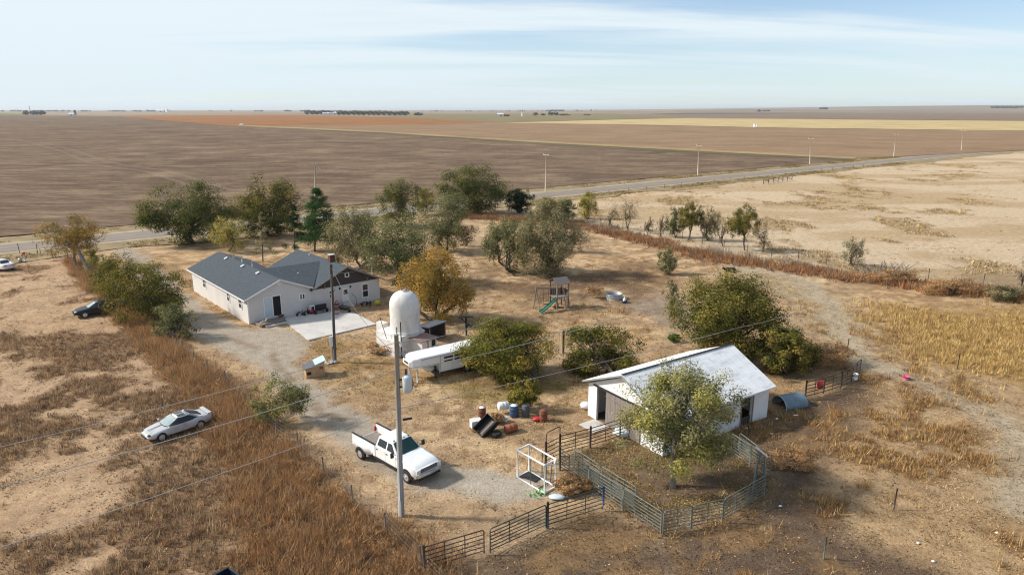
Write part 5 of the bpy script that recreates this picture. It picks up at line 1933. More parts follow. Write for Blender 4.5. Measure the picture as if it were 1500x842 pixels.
# ------------------------------------------------------------------ far farmsteads
def far_box(name, x0, x1, yb, yt, label, cat, m, roof_m=None, dep=12, group=None, silo=False):
    b = P((x0 + x1) / 2, yb)
    d_ = depth(b)
    w_ = (x1 - x0) * d_ / 1000
    h_ = max(zat(yt, b), 2.5)
    t = thing(name, b, label, cat, 0, group)
    if silo:
        MB().lathe([(w_ / 2, 0), (w_ / 2, h_ * .8), (w_ * .3, h_ * .93), (.1, h_)], 16).build('shell', m, t)
        return t
    e = h_ * .62
    mb = MB().box((0, dep / 2, e / 2), (w_, dep, e))
    mb.slab([(-w_ / 2, 0, e), (w_ / 2, 0, e), (w_ / 2, dep / 2, h_)] and [(-w_ / 2 + .02, .0, e), (-w_ / 2 + .02, dep, e), (-w_ / 2 + .02, dep / 2, h_ - .1)], .04, (-1, 0, 0))
    mb.build('wall', m, t)
    MB().slab([(-w_ / 2 - .3, -.4, e), (w_ / 2 + .3, -.4, e), (w_ / 2 + .3, dep / 2, h_), (-w_ / 2 - .3, dep / 2, h_)], .15).slab([(-w_ / 2 - .3, dep / 2, h_), (w_ / 2 + .3, dep / 2, h_), (w_ / 2 + .3, dep + .4, e), (-w_ / 2 - .3, dep + .4, e)], .15).build('roof', roof_m or m, t)
    MB().box((w_ * .1, -.05, e * .35), (w_ * .2, .1, e * .7)).build('door', 'dark', t)
    return t


far_box('barn', 100, 108, 169.6, 165.6, 'pale barn with one dark end alone on the left horizon', 'barn', 'metal_white', None, 14)
far_box('grain_bin', 108.4, 112, 169.4, 161, 'tall grey grain bin beside the pale barn on the horizon', 'grain bin', 'slate', silo=True)
far_box('warehouse', 228, 240, 164.3, 161, 'long white warehouse on the left horizon', 'warehouse', 'metal_white', None, 30)
far_box('grain_bin', 243, 247, 164.2, 160, 'white grain bin at the end of the long white warehouse', 'grain bin', 'metal_white', silo=True)
for x0, x1, yt, lab in ((472, 478, 165.2, 'white farm building at the west end of the horizon tree line'), (479, 486, 164.6, 'white farm building in the middle gap of the horizon tree line'), (487, 493, 163.8, 'taller white farm building in the gap of the horizon tree line')):
    far_box('farm_building', x0, x1, 168.3, yt, lab, 'farm building', 'metal_white', None, 14, 'white buildings in the tree line gap')
far_box('machine_shed', 728.5, 737.5, 170.8, 165.8, 'white machine shed on the middle horizon beside a red barn', 'shed', 'metal_white', None, 14)
far_box('barn', 738, 746.5, 170.8, 167.3, 'dark red barn on the horizon beside the white machine shed', 'barn', 'rust', 'rust', 12)
far_box('white_tower', 764, 766, 170.6, 165, 'small white tower on the horizon past the red barn', 'tower', 'metal_white', silo=True)
far_box('long_shed', 855, 865, 169.2, 167.3, 'low rusty shed on the horizon right of the far trees', 'shed', 'rust', 'rust', 10)
far_box('grain_bin', 1103.5, 1106.5, 186.5, 181.5, 'white grain bin standing in the pale stubble field', 'grain bin', 'metal_white', silo=True)
far_box('grain_bin', 1107, 1109, 186.3, 182.6, 'smaller grain bin behind the one in the pale stubble', 'grain bin', 'metal_white', silo=True)
far_box('implement', 351, 356, 184.5, 182, 'small white farm implement at the edge of the orange field', 'implement', 'metal_white', None, 3)
tw = P(45, 168.5)
t = thing('radio_mast', tw, 'thin dark mast above the dark tree clump on the left horizon', 'mast')
MB().tube([(0, 0, 0), (0, 0, zat(154.5, tw))], [1.6, .6], 6).build('lattice', 'slate', t)
CORRAL = 21
# ------------------------------------------------------------------ trees
def unit(n):
    v = rng.normal(size=(n, 3))
    return v / np.linalg.norm(v, axis=1, keepdims=True)


def leaves(c, out, L_, W_, cols, up=.5, rand=.9, outk=.5):
    """one rhombic leaf per point c; out: outward direction for the tilt"""
    n = len(c)
    nrm = unit(n) * rand + out * outk + np.array([0, 0, up])
    nrm /= np.linalg.norm(nrm, axis=1, keepdims=True)
    t = np.cross(nrm, unit(n))
    t /= np.linalg.norm(t, axis=1, keepdims=True) + 1e-9
    b = np.cross(nrm, t)
    s = rng.uniform(.6, 1.3, (n, 1))
    v = np.stack([c - t * L_ * s, c + b * W_ * s, c + t * L_ * s, c - b * W_ * s], 1).reshape(-1, 3)
    return v, np.repeat(cols, 4, 0)


PAL = {
    'olive': [A(100, 94, 42, .52), A(74, 76, 34, .5), A(128, 112, 52, .52), A(58, 64, 32, .5)],
    'gold': [A(136, 108, 54, .5), A(112, 94, 48, .5), A(152, 118, 60, .5), A(84, 76, 40, .5)],
    'orange': [A(150, 120, 54, .48), A(134, 112, 52, .46), A(106, 98, 48, .46), A(164, 122, 54, .48)],
    'dark': [A(66, 74, 38, .52), A(54, 64, 34, .5), A(86, 88, 44, .52), A(102, 96, 50, .52)],
    'cedar': [A(34, 50, 30, .5), A(26, 40, 26, .5), A(46, 62, 36, .5)],
    'pine': [A(48, 74, 38, .5), A(36, 60, 32, .5), A(62, 86, 44, .5)],
    'grey': [A(124, 116, 84, .5), A(98, 96, 66, .5), A(142, 130, 96, .5), A(80, 80, 52, .5)],
    'greygreen': [A(108, 108, 72, .5), A(84, 88, 54, .5), A(128, 122, 84, .5), A(66, 70, 44, .5)],
    'yellowgreen': [A(142, 134, 66, .55), A(116, 112, 54, .5), A(160, 140, 72, .55), A(92, 92, 46, .5)],
    'bush': [A(112, 106, 44, .5), A(88, 90, 36, .5), A(134, 114, 48, .5), A(68, 72, 32, .5)],
    'lime': [A(104, 124, 62, .36), A(92, 108, 54, .36)],
    'bare': [A(128, 112, 92, .5), A(150, 132, 108, .5), A(104, 96, 70, .5)],
    'wine': [A(92, 50, 48, .5), A(76, 44, 42, .5), A(110, 62, 52, .5)],
    'brownbush': [A(144, 112, 76, .5), A(122, 96, 68, .5), A(166, 132, 90, .5)],
}


def tree(base, box, pal, label, n=5000, leaf=.16, trunk=.16, bark='bark', kind='tree', cat=None, cover=1.0, nlobes=9, stems=1, bottom=None, group=None,
         twig=60, conifer=False, ragged=.25, depthk=.9, sink=0.0, seed=None, clumpk=1.0, twigr=1.0):
    global rng
    rng = np.random.default_rng(seed if seed is not None else sum(map(ord, label)))
    n = int(n * 2.9)
    leaf = leaf * .74
    b = P(*base)
    d = depth(b)
    xl, xr, yt, yb = box
    rx = (xr - xl) / 2 * d / 1000
    if base[1] - yb < 13 and not conifer and d < 900:
        # the crown comes down to the ground: its near edge, not its middle, is what the photograph shows there
        k_ = 1 + min(.8 * depthk * rx, 3.2) / b.y
        b = Vector((b.x * k_, b.y * k_, 0))
        d = depth(b)
        rx = (xr - xl) / 2 * d / 1000
    hv = (yb - yt) / 2 * d / 1000
    xc, yc = (xl + xr) / 2, (yt + yb) / 2
    th = math.atan2(H, b.y)
    ry = depthk * rx
    rz = math.sqrt(max(hv ** 2 - (ry * math.sin(th)) ** 2, (.45 * hv) ** 2)) / math.cos(th)
    rr_ = ray(xc, yc)
    t_ = b.y / rr_[1]
    cen = np.array([rr_[0] * t_ - b.x, 0, H + rr_[2] * t_])
    if cen[2] - rz < .05:
        lowz = .05
        cen[2], rz = (cen[2] + rz + lowz) / 2, (cen[2] + rz - lowz) / 2
    rad = np.array([rx, ry, rz])
    T_ = thing(kind, b, label, cat or ('bush' if 'bush' in kind or 'shrub' in kind else 'tree'), 0, group)
    pal_ = np.array(PAL[pal] if isinstance(pal, str) else pal)
    pal_ = pal_ * .94 + pal_.mean(1, keepdims=True) * .06
    # clumps of foliage
    if conifer:
        nc = int(46 * clumpk)
        f = rng.uniform(0, 1, nc) ** .8
        ang = rng.uniform(0, 6.283, nc)
        prof = (1 - f) ** .75 * rng.uniform(.35, 1.0, nc)
        cl = np.stack([np.cos(ang) * prof * rx * 1.3, np.sin(ang) * prof * ry * 1.3, -rz + 2 * rz * f - prof * rz * .12], 1)
        cs = .12 + .16 * (1 - f)
        cl = np.concatenate([cl, np.array([[0, 0, rz * .93], [0, 0, rz * .8]])])
        cs = np.concatenate([cs, [.07, .1]])
        lobes = cl[:0]
    else:
        lb = unit(nlobes) * rng.uniform(.45, .78, (nlobes, 1))
        lb[:, 2] = lb[:, 2] * .9 + .05
        lobes = lb
        per = int(9 * clumpk)
        lr = rng.uniform(.26, .46, nlobes)
        cl = (lb[:, None, :] + unit(nlobes * per).reshape(nlobes, per, 3) * lr[:, None, None] * rng.uniform(.5, 1.05, (nlobes, per, 1))).reshape(-1, 3)
        inn = unit(int(nlobes * 2)) * rng.uniform(.1, .5, (int(nlobes * 2), 1))
        fill = int(nlobes * 8 * clumpk * (1 - .6 * ragged))
        shell = unit(fill) * rng.uniform(.55, .98, (fill, 1))
        cl = np.concatenate([cl, inn, shell])
        rr2 = np.linalg.norm(cl, axis=1, keepdims=True)
        cl = np.where(rr2 > .92, cl / rr2 * (.92 + .0 * rr2), cl)
        cs = rng.uniform(.08, .17, len(cl))
        cl = cl * rad
    keep = rng.random(len(cl)) > ragged * .5
    cl, cs = cl[keep], cs[keep]
    wts = rng.uniform(.4, 1.4, len(cl)) * (cs / cs.mean()) ** 2
    idx = rng.choice(len(cl), n, p=wts / wts.sum())
    ud = unit(n)
    off = ud * (rng.random((n, 1)) ** .45) * 1.45 * cs[idx][:, None] * (rad if not conifer else np.array([rx, ry, rz * .35]))
    pts = cl[idx] + off
    # keep the crown's measured extents
    if not conifer:
        for k in (0, 2):
            lo_, hi_ = np.quantile(pts[:, k], [.006, .994])
            pts[:, k] = (pts[:, k] - (lo_ + hi_) / 2) / ((hi_ - lo_) / 2) * rad[k]
            cl[:, k] = (cl[:, k] - (lo_ + hi_) / 2) / ((hi_ - lo_) / 2) * rad[k]
            if len(lobes):
                pass
    out = pts / rad
    out = out / (np.linalg.norm(out, axis=1, keepdims=True) + 1e-6)
    tone = rng.integers(0, len(pal_), len(cl))
    pick = np.where(rng.random(n) < .6, tone[idx], rng.integers(0, len(pal_), n))
    cols = pal_[pick] * rng.uniform(2.3, 4.0, (n, 1))
    out = out * .55 + ud * .75
    pts = pts + cen
    pts[:, 2] = np.maximum(pts[:, 2], .06)
    v, cc = leaves(pts, out, leaf, leaf * .42 if not conifer else leaf * .25, cols, .35 if not conifer else .2, .55, .8)
    if n:
        np_mesh('crown', v, 4, cc, 'leaf', T_)
    # trunk, limbs, twigs
    mb_ = MB()
    for s in range(stems):
        a_ = rng.uniform(0, 6.28)
        foot = Vector((math.cos(a_), math.sin(a_), 0)) * (trunk * 1.6 * (stems > 1)) * rng.uniform(.5, 1.6)
        foot.z = -.15
        if conifer:
            topv = Vector(tuple(cen)) + Vector((0, 0, rz * .93))
            mb_.tube([foot, foot.lerp(topv, .5), topv], [trunk, trunk * .6, .03], 7)
            ends = [(Vector((0, 0, max(.4, float(c_[2] + cen[2] + .2)))), Vector(tuple(c_ + cen)), trunk * .25) for c_ in cl[:30]]
        else:
            fk = Vector(tuple(cen)) * (.38 if stems == 1 else .5)
            fk.z = max(cen[2] - rz * rng.uniform(.55, .85), .35)
            fk += Vector((rng.normal() * rx * .12 * stems, rng.normal() * ry * .12 * stems, 0))
            m_1 = foot.lerp(fk, .5) + Vector((rng.normal() * .12, rng.normal() * .12, 0))
            mb_.tube([foot, m_1, fk], [trunk * 1.15, trunk * .95, trunk * .85], 8)
            ends = []
            for i in range(nlobes):
                if stems > 1 and i % stems != s:
                    continue
                e_ = Vector(tuple(lobes[i] * rad * .85 + cen))
                e_.z = max(e_.z, .3)
                m1 = fk.lerp(e_, .45) + Vector((rng.normal() * rx * .06, rng.normal() * ry * .06, rz * .10))
                mb_.tube([fk, m1, e_], [trunk * .6, trunk * .36, trunk * .14], 6)
                for j in rng.choice(len(cl), max(1, twig // nlobes)):
                    q_ = Vector(tuple(cl[j] + cen))
                    if (q_ - e_).length < rx * 1.1:
                        ends.append((m1.lerp(e_, rng.uniform(.2, 1)), q_, trunk * .16))
        for a0_, q_, r_ in ends:
            if q_.z < .1:
                continue
            r_ = max(r_ * twigr, .011)
            mm = a0_.lerp(q_, .5) + Vector((rng.normal(), rng.normal(), rng.normal() + .4)) * (q_ - a0_).length * .09
            mb_.tube([a0_, mm, q_], [r_, r_ * .7, r_ * .3], 4)
            if twigr > 1.01:
                for _ in range(3):
                    e2 = q_ + Vector((rng.normal() * .35, rng.normal() * .35, rng.normal() * .3 + .25)) * rx * .35
                    mb_.tube([mm.lerp(q_, rng.uniform(.1, 1)), e2], [r_ * .5, r_ * .25], 3)
    mb_.build('trunk', bark, T_)
    return T_


# the row along the road and round the farmhouse
tree((113, 392), (60, 148, 316, 374), 'gold', 'olive gold spreading tree with a leaning grey trunk by the road, far left', 4200, .15, .2, 'grey_bark', ragged=.5, nlobes=11, twig=70)
t = thing('leaning_stump', P(126, 399), 'thick grey leaning dead trunk under the olive gold roadside tree', 'stump')
mb = MB().tube([(.6, -.5, -.1), (0, .2, 1.1), (-.9, .6, 2.6), (-1.4, .9, 3.6)], [.36, .3, .26, .2], 9)
mb.tube([(.1, .0, .9), (.9, .4, 1.6), (1.5, .5, 2.3)], [.2, .14, .08], 7)
mb.build('trunk', 'grey_bark', t)
tree((127, 390), (118, 150, 366, 390), 'yellowgreen', 'thin yellowish shrub on the leaning grey dead trunk', 700, .13, .06, kind='shrub', ragged=.6, nlobes=5, twig=20)
tree((175, 445), (130, 206, 372, 436), 'olive', 'brownish olive tree behind the spreading tree at the black sedan', 3800, .14, .12, ragged=.4, stems=3, twig=60)
tree((219, 482), (158, 274, 382, 470), 'olive', 'broad olive tree with a curved trunk over the fence beside the driveway', 7200, .14, .2, ragged=.35, nlobes=12, twig=80)
tree((258, 502), (226, 286, 444, 498), 'greygreen', 'small grey green tree at the fence where the driveway widens', 2600, .12, .1, ragged=.5, stems=3, twig=60)
tree((282, 362), (212, 345, 268, 360), 'dark', 'large dark olive tree at the road left of the farmhouse roof', 9500, .22, .3, nlobes=14, stems=2, twig=60)
tree((392, 350), (340, 446, 258, 340), 'olive', 'tall open crowned olive tree with forked limbs behind the farmhouse', 5200, .22, .28, ragged=.7, nlobes=13, twig=80)
tree((380, 352), (345, 430, 305, 352), 'dark', 'dark thicket under the tall forked tree behind the farmhouse', 3600, .2, .15, stems=3, kind='bush', nlobes=8)
tree((335, 372), (308, 364, 318, 366), 'yellowgreen', 'light green round tree just behind the farmhouse ridge', 2600, .15, .12, nlobes=8)
tree((385, 382), (371, 399, 312, 372), 'grey', 'thin sparse grey conifer behind the farmhouse roof valley', 1000, .16, .11, kind='conifer_tree', cat='tree', conifer=True)
tree((432, 368), (417, 447, 300, 360), 'cedar', 'sparse blue grey conifer left of the green pine', 1500, .17, .11, kind='conifer_tree', cat='tree', conifer=True)
tree((461, 368), (435, 498, 276, 356), 'pine', 'full dark green pine behind the farmhouse chimney', 7500, .2, .15, kind='pine_tree', cat='tree', conifer=True, clumpk=4.5, ragged=.05)
tree((530, 400), (474, 552, 302, 392), 'grey', 'large pale grey olive tree beside the farmhouse gable, left one of two', 6000, .18, .2, 'grey_bark', ragged=.3, nlobes=12, stems=2, twig=90)
tree((579, 424), (528, 638, 318, 412), 'greygreen', 'large grey green tree at the right corner of the farmhouse', 7500, .17, .22, ragged=.3, nlobes=12, twig=90)
tree((598, 336), (550, 618, 264, 330), 'dark', 'dark tree with pale bare stems below the ploughed field', 4200, .2, .16, 'grey_bark', ragged=.4, stems=3, twig=60)
tree((622, 318), (602, 645, 274, 312), 'bush', 'yellow green bush by the road between two dark trees', 1500, .2, .12, kind='bush')
tree((655, 374), (612, 694, 286, 366), 'greygreen', 'grey green tree with twin dark trunks in the middle yard', 5600, .17, .17, ragged=.25, stems=2, nlobes=11, twig=70)
tree((684, 362), (668, 697, 330, 362), 'wine', 'wine red twiggy bush beside the twin trunk tree', 700, .14, .06, kind='bush', ragged=.6, stems=3, twig=50)
tree((700, 316), (640, 746, 243, 314), 'dark', 'largest dark green rounded tree by the road at the yard back', 8500, .24, .3, nlobes=13, ragged=.15)
tree((762, 314), (741, 782, 277, 314), 'cedar', 'near black round cedar beside the large dark tree', 3800, .2, .15, kind='cedar_tree', cat='tree', ragged=.1)
tree((752, 404), (708, 790, 320, 396), 'greygreen', 'leaning multi trunk tree in the yard behind the play fort', 5200, .17, .16, ragged=.45, stems=3, nlobes=11, twig=80)
tree((808, 412), (754, 852, 294, 408), 'grey', 'big pale grey green weeping tree directly behind the play fort', 8600, .17, .22, ragged=.25, nlobes=13, twig=90)
tree((832, 374), (818, 876, 330, 372), 'bare', 'bare branching tree at the side of the weeping tree', 500, .13, .1, kind='bare_tree', cat='tree', ragged=.5, stems=2, nlobes=8, twig=90, twigr=1.5)
tree((806, 330), (786, 830, 290, 328), 'olive', 'bushy olive tree at the road end of the hedge row', 3400, .18, .12, ragged=.4)
tree((826, 326), (812, 845, 292, 326), 'greygreen', 'small grey green tree second in the hedge row', 2400, .17, .1, ragged=.3)
tree((860, 322), (846, 876, 281, 322), 'yellowgreen', 'yellow green upright bush in the hedge row before the road', 2200, .17, .1, ragged=.3, stems=3)
for i, (bx, by, x0, x1, y0, y1, lab) in enumerate(((896, 336, 885, 906, 292, 332, 'narrow bare tree in the hedge row, left of the wider bare one'), (919, 340, 903, 940, 288, 330, 'wider bare grey tree with dark stem in the hedge row'), (950, 343, 943, 958, 318, 342, 'bare sapling in the hedge row after the wider bare tree'),
                                                   (968, 347, 961, 976, 315, 346, 'taller bare sapling left of the olive clump in the hedge row'), (1058, 362, 1048, 1067, 318, 358, 'bare sapling between the olive pair and the lone olive tree'), (1118, 372, 1106, 1132, 322, 368, 'bare grey tree right of the lone olive hedge tree'))):
    tree((bx, by), (x0, x1, y0, y1), 'bare', lab, 420 if i not in (1,) else 700, .13, .1, kind='bare_tree', cat='tree', ragged=.5, stems=2 if i < 2 else 1, nlobes=6, twig=60, twigr=1.6, group='bare trees in the hedge row')
tree((988, 350), (975, 1004, 304, 344), 'greygreen', 'thin grey olive tree at the left of the hedge row pair', 2000, .15, .1, ragged=.4, stems=2, twig=60)
tree((1009, 352), (996, 1030, 297, 334), 'olive', 'green topped tree in the middle of the hedge row', 3200, .15, .1, ragged=.3, stems=2, twig=50)
tree((1036, 354), (1026, 1054, 306, 350), 'grey', 'thin leafed tree right of the green topped hedge tree', 1800, .15, .1, ragged=.4, stems=2, twig=60)
tree((1091, 366), (1066, 1113, 300, 350), 'olive', 'lone olive tree standing tallest at the right of the hedge row', 3600, .15, .12, ragged=.4, stems=1, twig=70)
tree((1250, 392), (1232, 1270, 347, 388), 'grey', 'round half bare grey tree at the hedge beside the pale meadow', 900, .14, .09, ragged=.5, stems=2, twig=70, twigr=1.3)
tree((1497, 424), (1488, 1512, 372, 420), 'bare', 'bare tree cut by the picture edge at the hedge end', 200, .12, .1, kind='bare_tree', cat='tree', stems=2, twig=60, twigr=1.5, nlobes=6)
tree((632, 480), (586, 692, 366, 470), 'orange', 'orange brown autumn tree beside the white dome tank', 8200, .15, .2, ragged=.25, stems=3, nlobes=12, twig=80)
tree((741, 570), (674, 808, 468, 568), 'bush', 'round olive gold bush hiding the back of the horse trailer', 13000, .125, .12, kind='bush', ragged=.1, stems=3, nlobes=14)
tree((884, 562), (826, 936, 476, 562), 'olive', 'olive bush with bare twigs beside the barn back corner', 6500, .13, .12, kind='bush', ragged=.4, stems=3, nlobes=11, twig=90)
tree((766, 606), (744, 792, 553, 600), 'bush', 'small dark olive bush over the junk barrels', 2200, .11, .06, kind='bush', ragged=.3)
tree((1078, 545), (984, 1140, 402, 540), 'olive', 'great olive tree rising behind the white barn', 14000, .15, .28, ragged=.2, nlobes=16, twig=90)
tree((1150, 560), (1105, 1196, 478, 562), 'olive', 'lower olive tree at the barn end over the culvert', 6500, .14, .14, ragged=.3, stems=2, nlobes=10)
tree((986, 712), (914, 1080, 535, 692), PAL['yellowgreen'][:2] + PAL['greygreen'][:3], 'airy yellow green tree inside the livestock pen in front of the barn', 13000, .105, .17, 'grey_bark', ragged=.9, nlobes=17, twig=150, twigr=1.1, seed=CORRAL)
tree((978, 404), (963, 992, 364, 402), 'greygreen', 'small round green bush alone in the far yard', 1700, .13, .06, kind='bush', ragged=.2)
tree((983, 464), (970, 994, 410, 448), 'grey', 'slim small tree on a thin trunk by the grey garden plot', 800, .12, .06, ragged=.5, nlobes=6, twig=30)
tree((985, 503), (978, 998, 488, 503), 'lime', 'bright green low shrub at the foot of the great olive tree', 600, .1, .04, kind='shrub', ragged=.2)
tree((410, 632), (370, 454, 546, 630), PAL['greygreen'] + PAL['yellowgreen'][:1], 'airy grey green shrub at the fence below the driveway', 4200, .085, .03, 'grey_bark', kind='shrub', ragged=.7, stems=4, nlobes=13, twig=60, clumpk=.9)
tree((566, 522), (538, 600, 496, 522), 'brownbush', 'low brown brush in front of the dome tank base', 1800, .13, .05, kind='bush', ragged=.3)
tree((690, 633), (690, 712, 627, 645), 'brownbush', 'low brown weed clump before the tipped black bin', 500, .1, .03, kind='bush', ragged=.2)
tree((728, 622), (716, 738, 604, 624), 'brownbush', 'orange brown weed clump behind the old black tyre', 600, .1, .03, kind='bush', ragged=.2)
tree((836, 728), (812, 866, 694, 728), 'brownbush', 'dense brown tumbleweed clump beside the white pipe frame', 3200, .085, .04, kind='bush', ragged=.15)
tree((852, 440), (858, 888, 418, 432), 'brownbush', 'dry reddish brush beside the galvanised stock tank', 500, .12, .04, kind='bush', ragged=.4)
# grey dead branches lying by the hedge
dbr = thing('dead_branches', P(1292, 398), 'pale grey heap of dead branches at the hedge beside the half bare tree', 'branches')
mb = MB()
for k in range(46):
    a_ = random.uniform(-2.2, 2.4)
    q_ = Vector((random.uniform(-3.5, 3.5), random.uniform(-.8, .8), .1))
    mb.tube([q_, q_ + Vector((random.uniform(-1.6, 1.6), random.uniform(-.7, .7), random.uniform(.2, 1.5)))], [.06, .02], 4)
mb.build('branch', 'grey_bark', dbr)

# far trees
def far_clump(x0, x1, yb, yt, label, n=600, pal='cedar', kind='tree', cat='tree', group=None, leaf=None):
    d_ = depth(P((x0 + x1) / 2, yb))
    tree(((x0 + x1) / 2, yb), (x0, x1, yt, yb), pal, label, n, leaf or (d_ / 1000 * .75), d_ / 1000 * .3, kind=kind, cat=cat, nlobes=7, twig=0, group=group, depthk=.5, ragged=.2)


far_clump(33, 42, 168.5, 162.0, 'dark tree at the left end of the horizon clump', 500)
far_clump(43, 56, 168.6, 162.6, 'dark tree beside the thin mast on the horizon', 700)
far_clump(53, 67, 168.6, 162.4, 'dark tree at the right end of the horizon clump', 700)
xs = [447, 455, 462, 469, 476, 483, 494, 501, 508, 516, 523, 530, 538, 545, 552, 560, 568, 576, 584, 591]
for i, x in enumerate(xs):
    far_clump(x - 1, x + 9, 168.0 + .35 * (x > 490) + (x - 447) / 130, 161.3 + (i % 3) * .55 + (x - 447) / 100, 'dark tree in the long tree line on the middle horizon', 320, 'cedar', group='dark trees of the horizon tree line')
far_clump(606, 620, 169.4, 164.9, 'dark bush standing alone past the end of the horizon tree line', 400)
far_clump(780, 788, 169.8, 164.6, 'round tree on the horizon past the white tower', 250, 'grey')
far_clump(803, 811, 169.4, 163.2, 'taller of the two dark trees right of the white tower', 300, 'dark')
far_clump(811, 818, 169.4, 163.8, 'second dark tree before the low dark hedge on the horizon', 300, 'dark')
far_clump(818, 836, 169.6, 167.0, 'low dark hedge right of the two dark horizon trees', 300, 'wine', 'hedge', 'hedge')
far_clump(792, 799, 169.4, 166.4, 'little tree between the round tree and the two dark trees on the horizon', 150, 'dark')
for k, (x0, x1, yb, yt) in enumerate(((1108, 1115, 164.6, 160.8), (1116, 1122, 164.4, 161.8), (1122, 1129, 164.4, 161.6))):
    far_clump(x0, x1, yb, yt, ('larger dark tree on the right horizon', 'small dark tree next to the larger one on the right horizon', 'last dark tree of three on the right horizon')[k], 200)
far_clump(1326, 1332, 162.0, 159.6, 'single tiny dark tree on the far right plain', 120)
# the hazy line of trees and farms on the skyline, too far to part
n = 1700
ang = rng.choice([rng.uniform(-380, 360), 0], n) * 0 + rng.uniform(-60, 470, n)
px = np.concatenate([rng.uniform(-40, 190, 520), rng.uniform(190, 240, 120), rng.uniform(365, 447, 260), rng.uniform(800, 830, 160), rng.uniform(1450, 1520, 300), rng.uniform(-40, 900, 340), rng.uniform(1200, 1212, 90)])
n = len(px)
keepp = (vnoise(px * .09, px * 0, 5) > .42) | (px > 1190)
px = px[keepp]
n = len(px)
Y_ = rng.uniform(7200, 7900, n)
X_ = (px - 750) / 1000 * (Y_ * C_ + H * S_)
Zr = far_rise(X_, Y_)
c_ = np.stack([X_, Y_, Zr + rng.uniform(2, 11, n)], 1)
v, cc = leaves(c_, unit(n), 12, 6, np.repeat(np.array([A(60, 66, 58, .5)]), n, 0))
o = np_mesh('distant_treeline', v, 4, cc, 'leaf')
struct(o, 'stuff')


# ------------------------------------------------------------------ weeds and grass
def scatter(name, region, dens_max, dens_fn, hr, wr, pal, blades=7, lean=.45, spread=.10, kind='stuff', bias=None, m='blade', curl=0.0):
    """tufts of narrow blades over a region (x0, x1, y0, y1); dens_fn gives tufts per square metre"""
    x0, x1, y0, y1 = region
    n = int((x1 - x0) * (y1 - y0) * dens_max)
    X, Y = rng.uniform(x0, x1, n), rng.uniform(y0, y1, n)
    # only where the photograph could look
    dd = Y * C_ + H * S_
    ok = np.abs(X) / dd < .80
    X, Y = X[ok], Y[ok]
    D, hs = dens_fn(X, Y)
    k = rng.random(len(X)) * dens_max < D
    X, Y, hs = X[k], Y[k], hs[k]
    n = len(X)
    if not n:
        return None
    hT = rng.uniform(hr[0], hr[1], n) * hs
    pal_ = np.array(pal)
    pal_ = (pal_ * .9 + pal_.mean(1, keepdims=True) * .1) * 1.15
    tone = rng.integers(0, len(pal_), n)
    ci = pal_[tone]
    rep = np.repeat(np.arange(n), blades)
    N_ = len(rep)
    a_ = rng.uniform(0, 6.283, N_)
    r_ = rng.uniform(0, 1, N_) ** .7 * spread * (hT[rep] / hr[1] + .5)
    bx, by = X[rep] + np.cos(a_) * r_, Y[rep] + np.sin(a_) * r_
    h_ = hT[rep] * rng.uniform(.5, 1.1, N_)
    la = rng.uniform(0, 6.283, N_)
    ll = np.abs(rng.normal(0, lean, N_)) * h_
    w_ = rng.uniform(wr[0], wr[1], N_)
    wa = rng.uniform(0, 3.1416, N_)
    gz = (lump(X, Y) - .02)[rep]
    p0 = np.stack([bx - np.cos(wa) * w_, by - np.sin(wa) * w_, gz], 1)
    p1 = np.stack([bx + np.cos(wa) * w_, by + np.sin(wa) * w_, gz], 1)
    p2_ = np.stack([bx + np.cos(la) * ll + np.cos(a_) * ll * .5, by + np.sin(la) * ll + np.sin(a_) * ll * .5, gz + h_], 1)
    v = np.stack([p0, p1, p2_], 1).reshape(-1, 3)
    cb = ci[rep] * rng.uniform(.95, 1.75, (N_, 1))
    cc = np.repeat(cb, 3, 0)
    o = np_mesh(name, v, 3, cc, m)
    return struct(o, kind)


WB = [A(180, 132, 80, .68), A(154, 118, 80, .64), A(200, 154, 100, .7), A(122, 98, 76, .6), A(168, 138, 104, .62), A(200, 164, 118, .66)]
WG = [A(156, 130, 102, .62), A(138, 114, 90, .6), A(182, 152, 114, .66), A(164, 124, 86, .62), A(124, 106, 86, .58), A(202, 170, 126, .68)]
GOLD = [A(206, 170, 100, .62), A(188, 152, 90, .6), A(220, 188, 122, .64), A(166, 136, 86, .58)]
STR = [A(214, 178, 124, .62), A(196, 158, 106, .6), A(224, 194, 144, .62), A(170, 130, 84, .58)]
ORB = [A(176, 120, 74, .6), A(152, 108, 76, .58), A(194, 140, 88, .62), A(136, 106, 82, .58), A(166, 138, 106, .6)]
GRN = [A(140, 124, 62, .58), A(120, 112, 56, .55), A(164, 140, 74, .6)]

CARS = [(-24.07, 44.75, 2.9), (-46.7, 72.7, 2.6), (tk2.location.x, tk2.location.y, 2.6), (-7.3, 39.5, 3.6)]


def clear(X, Y, k=1.0):
    m = np.ones(X.shape)
    for cx, cy, r_ in CARS:
        m *= ((X - cx) ** 2 + (Y - cy) ** 2) > (r_ * .42 * k) ** 2
    for Mx, x0, x1, y0, y1 in ((hM, -.1, 16, -.1, 18.8), (bM, 0, 7.6, 0, 10.8)):
        c_, s_ = Mx[0][0], Mx[1][0]
        lx = (X - Mx[0][3]) * c_ + (Y - Mx[1][3]) * s_
        ly = -(X - Mx[0][3]) * s_ + (Y - Mx[1][3]) * c_
        m *= ~((lx > x0) & (lx < x1) & (ly > y0) & (ly < y1))
    return m


def d_weedL(X, Y):
    m = masks(X, Y)['weedL'] * clear(X, Y)
    f = fbm(X * .3, Y * .3, 81, 4)
    return m * 32 * sstep(.12, .4, f), .75 + .7 * sstep(.35, .7, f)


scatter('brown_weeds', (-75, 0, 27, 108), 32, d_weedL, (.4, 1.0), (.009, .024), WB, 7, .6, .22)


